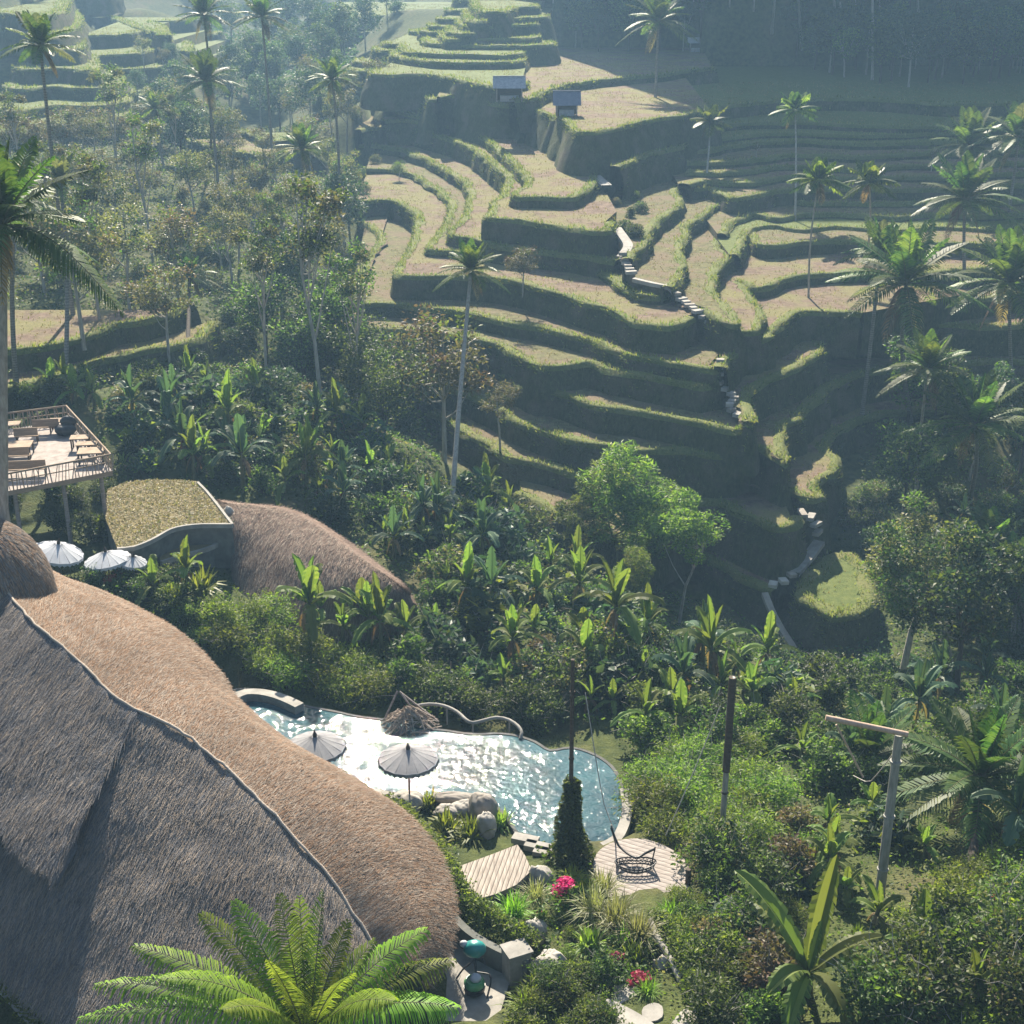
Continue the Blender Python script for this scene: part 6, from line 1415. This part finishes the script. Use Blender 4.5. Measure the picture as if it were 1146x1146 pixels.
# ------------------------------------------------------------------ what sets each scattered plant apart
LAND = [(30,40,'near the far left misty steps'),(120,30,'above the far left misty steps'),(250,60,'behind the two tall misty palms'),(350,40,'in the haze left of the top terraces'),(420,90,'at the left of the bright top terraces'),(320,130,'in the misty left valley'),(180,150,'below the far left steps'),(60,180,'behind the left edge palms'),
        (60,270,'on the far left slope'),(140,250,'among the left olive trees'),(220,240,'left of the small brown plot'),(330,230,'below the small brown plot'),(390,220,'left of the terrace bowl'),(110,350,'above the dry left steps'),(200,340,'behind the drooping dark palm'),(290,330,'in the hollow left of the terraces'),(380,330,'at the left end of the terraces'),
        (30,450,'behind the stilt terrace'),(130,470,'right of the stilt terrace corner'),(200,460,'above the golden paddy'),(270,450,'up the slope from the paddy wall'),(340,470,'beside the tall forked tree'),(410,460,'by the round dark tree'),(470,500,'left of the leaning palm trunk'),(250,530,'just above the golden paddy wall'),(310,540,'above the humped roof left end'),
        (380,550,'above the humped roof crest'),(440,590,'right of the humped roof crest'),(450,540,'below the round dark tree'),(510,560,'at the foot of the leaning palm'),(570,590,'below the left terrace walls'),(480,650,'right of the humped roof'),(540,640,'in the middle of the banana slope'),(600,640,'upper right of the banana slope'),(660,670,'left of the bamboo clumps'),
        (500,710,'between the humped roof and pool'),(560,710,'above the middle of the pool'),(620,720,'left of the thin dark pole top'),(680,730,'right of the thin dark pole top'),(740,720,'below the bamboo clumps'),(800,720,'in the shaded gorge'),(860,740,'by the lower pale path'),(560,770,'behind the pale garden rail'),(640,780,'behind the thin dark pole'),(700,780,'behind the pool right end'),(760,780,'left of the slim grey pole top'),
        (820,790,'at the slim grey pole top'),(880,790,'right of the slim grey pole top'),(940,780,'above the bamboo crossbar'),(250,710,'beside the thatch above the pool'),(300,740,'above the curved pool ledge'),(360,750,'behind the left parasols'),(420,770,'left of the twig nest'),(480,780,'beside the twig nest'),(320,700,'before the humped roof left half'),(400,700,'before the humped roof right half'),
        (100,650,'beside the thatch by the parasols'),(160,680,'along the thatch edge'),(220,700,'lower down the thatch edge'),(60,580,'under the stilt terrace'),(720,860,'at the right tip of the pool'),(740,910,'behind the round deck'),(790,860,'left of the slim grey pole'),(790,930,'right of the round deck'),(850,860,'right of the slim grey pole'),(860,930,'between the two grey poles'),(920,860,'left of the bamboo crossbar pole'),(930,940,'left of the bamboo pole'),
        (990,880,'behind the bamboo pole'),(1060,840,'behind the bushy coconut palm'),(1130,850,'right of the bushy coconut palm'),(830,1000,'above the big banana plant'),(930,1000,'at the bamboo pole foot'),(810,1080,'left of the big banana plant'),(840,1130,'below left of the big banana plant'),(1010,1060,'right of the big banana plant'),(1080,1020,'below the bushy coconut palm'),(1120,1000,'at the right edge under the palm'),(1010,1120,'at the bottom right of the banana plant'),(1080,1110,'in the bottom right thicket'),(1130,1090,'at the bottom right corner'),
        (600,1120,'below the squat pillar'),(640,1090,'right of the squat pillar'),(650,1140,'at the bottom centre'),(640,1030,'below the magenta flowers'),(680,1120,'left of the stepping stones'),(960,620,'beside the green plot'),(1020,600,'behind the big leafy tree'),(1090,590,'right of the big leafy tree top'),(1130,650,'at the right edge below midheight'),(1000,720,'under the big leafy tree'),(1080,720,'under the second big leafy tree'),(1130,740,'right of the second big leafy tree'),
        (960,500,'by the lowest right terrace'),(1010,490,'at the leaning palm stem'),(1080,510,'under the upright palm'),(1130,490,'at the right edge at midheight'),(990,400,'under the large coconut palm'),(1060,400,'right of the large coconut palm'),(1130,400,'at the right edge under the coconut palm'),(1010,320,'behind the large coconut palm'),(1080,310,'below the high right palm'),(1130,280,'right edge above the coconut palm'),
        (1030,220,'at the upper right end of the terraces'),(1090,200,'around the high right palm'),(1130,180,'high at the right edge'),(1040,140,'above the upper right terraces'),(1110,120,'at the top right slope'),(640,20,'on the dark hill above the huts'),(700,30,'left of the tallest coconut palm'),(760,20,'right of the tallest coconut palm'),(820,30,'on the dark hill before the grove'),(880,40,'left of the pale stems grove'),(940,30,'inside the pale stems grove'),(1000,40,'right of the pale stems grove'),(1070,30,'on the dark hill at the top right'),(1130,40,'in the top right corner')]
ORD = ['first','second','third','fourth','fifth','sixth','seventh','eighth','ninth','tenth','eleventh','twelfth','thirteenth','fourteenth']
bins = {}
for it in PLACED:
    o, look, kw, u, v, g = it; ph = min(LAND, key=lambda l: (l[0]-u)**2+(l[1]-v)**2)[2]; bins.setdefault((look, kw, ph), []).append(it)
for (look, kw, ph), its in bins.items():
    its.sort(key=lambda i: i[3]); n = len(its)
    for k, (o, _, _, u, v, g) in enumerate(its):
        pre = '' if n == 1 else (['left ','right '][k] if n == 2 else ['left ','middle ','right '][k] if n == 3 else ORD[k]+' from left ')
        lb = f'{look} {kw} {ph}' if n == 1 else (f'{look} {kw} {ph}, {pre.strip()} of {["","","two","three","four","five","six","seven","eight","nine","ten"][min(n,10)]}')
        tag(o, lb, kw, g)
# ------------------------------------------------------------------ the air of the valley
HAZE = 0.00057
hm = bpy.data.materials.new('haze_air'); hm.use_nodes = True; t_ = hm.node_tree
t_.nodes.remove(t_.nodes['Principled BSDF'])
pv_ = t_.nodes.new('ShaderNodeVolumePrincipled'); pv_.inputs['Color'].default_value = (.4,.68,1,1)
pv_.inputs['Density'].default_value = HAZE; pv_.inputs['Anisotropy'].default_value = .2
t_.links.new(pv_.outputs[0], t_.nodes['Material Output'].inputs['Volume'])
MATS['haze_air'] = hm
if HAZE > 0:
    mb = MB(); mb.box((0, 295, 75), (480, 640, 190), 'haze_air')
    kind(mb.obj('haze', smooth=False), 'stuff')
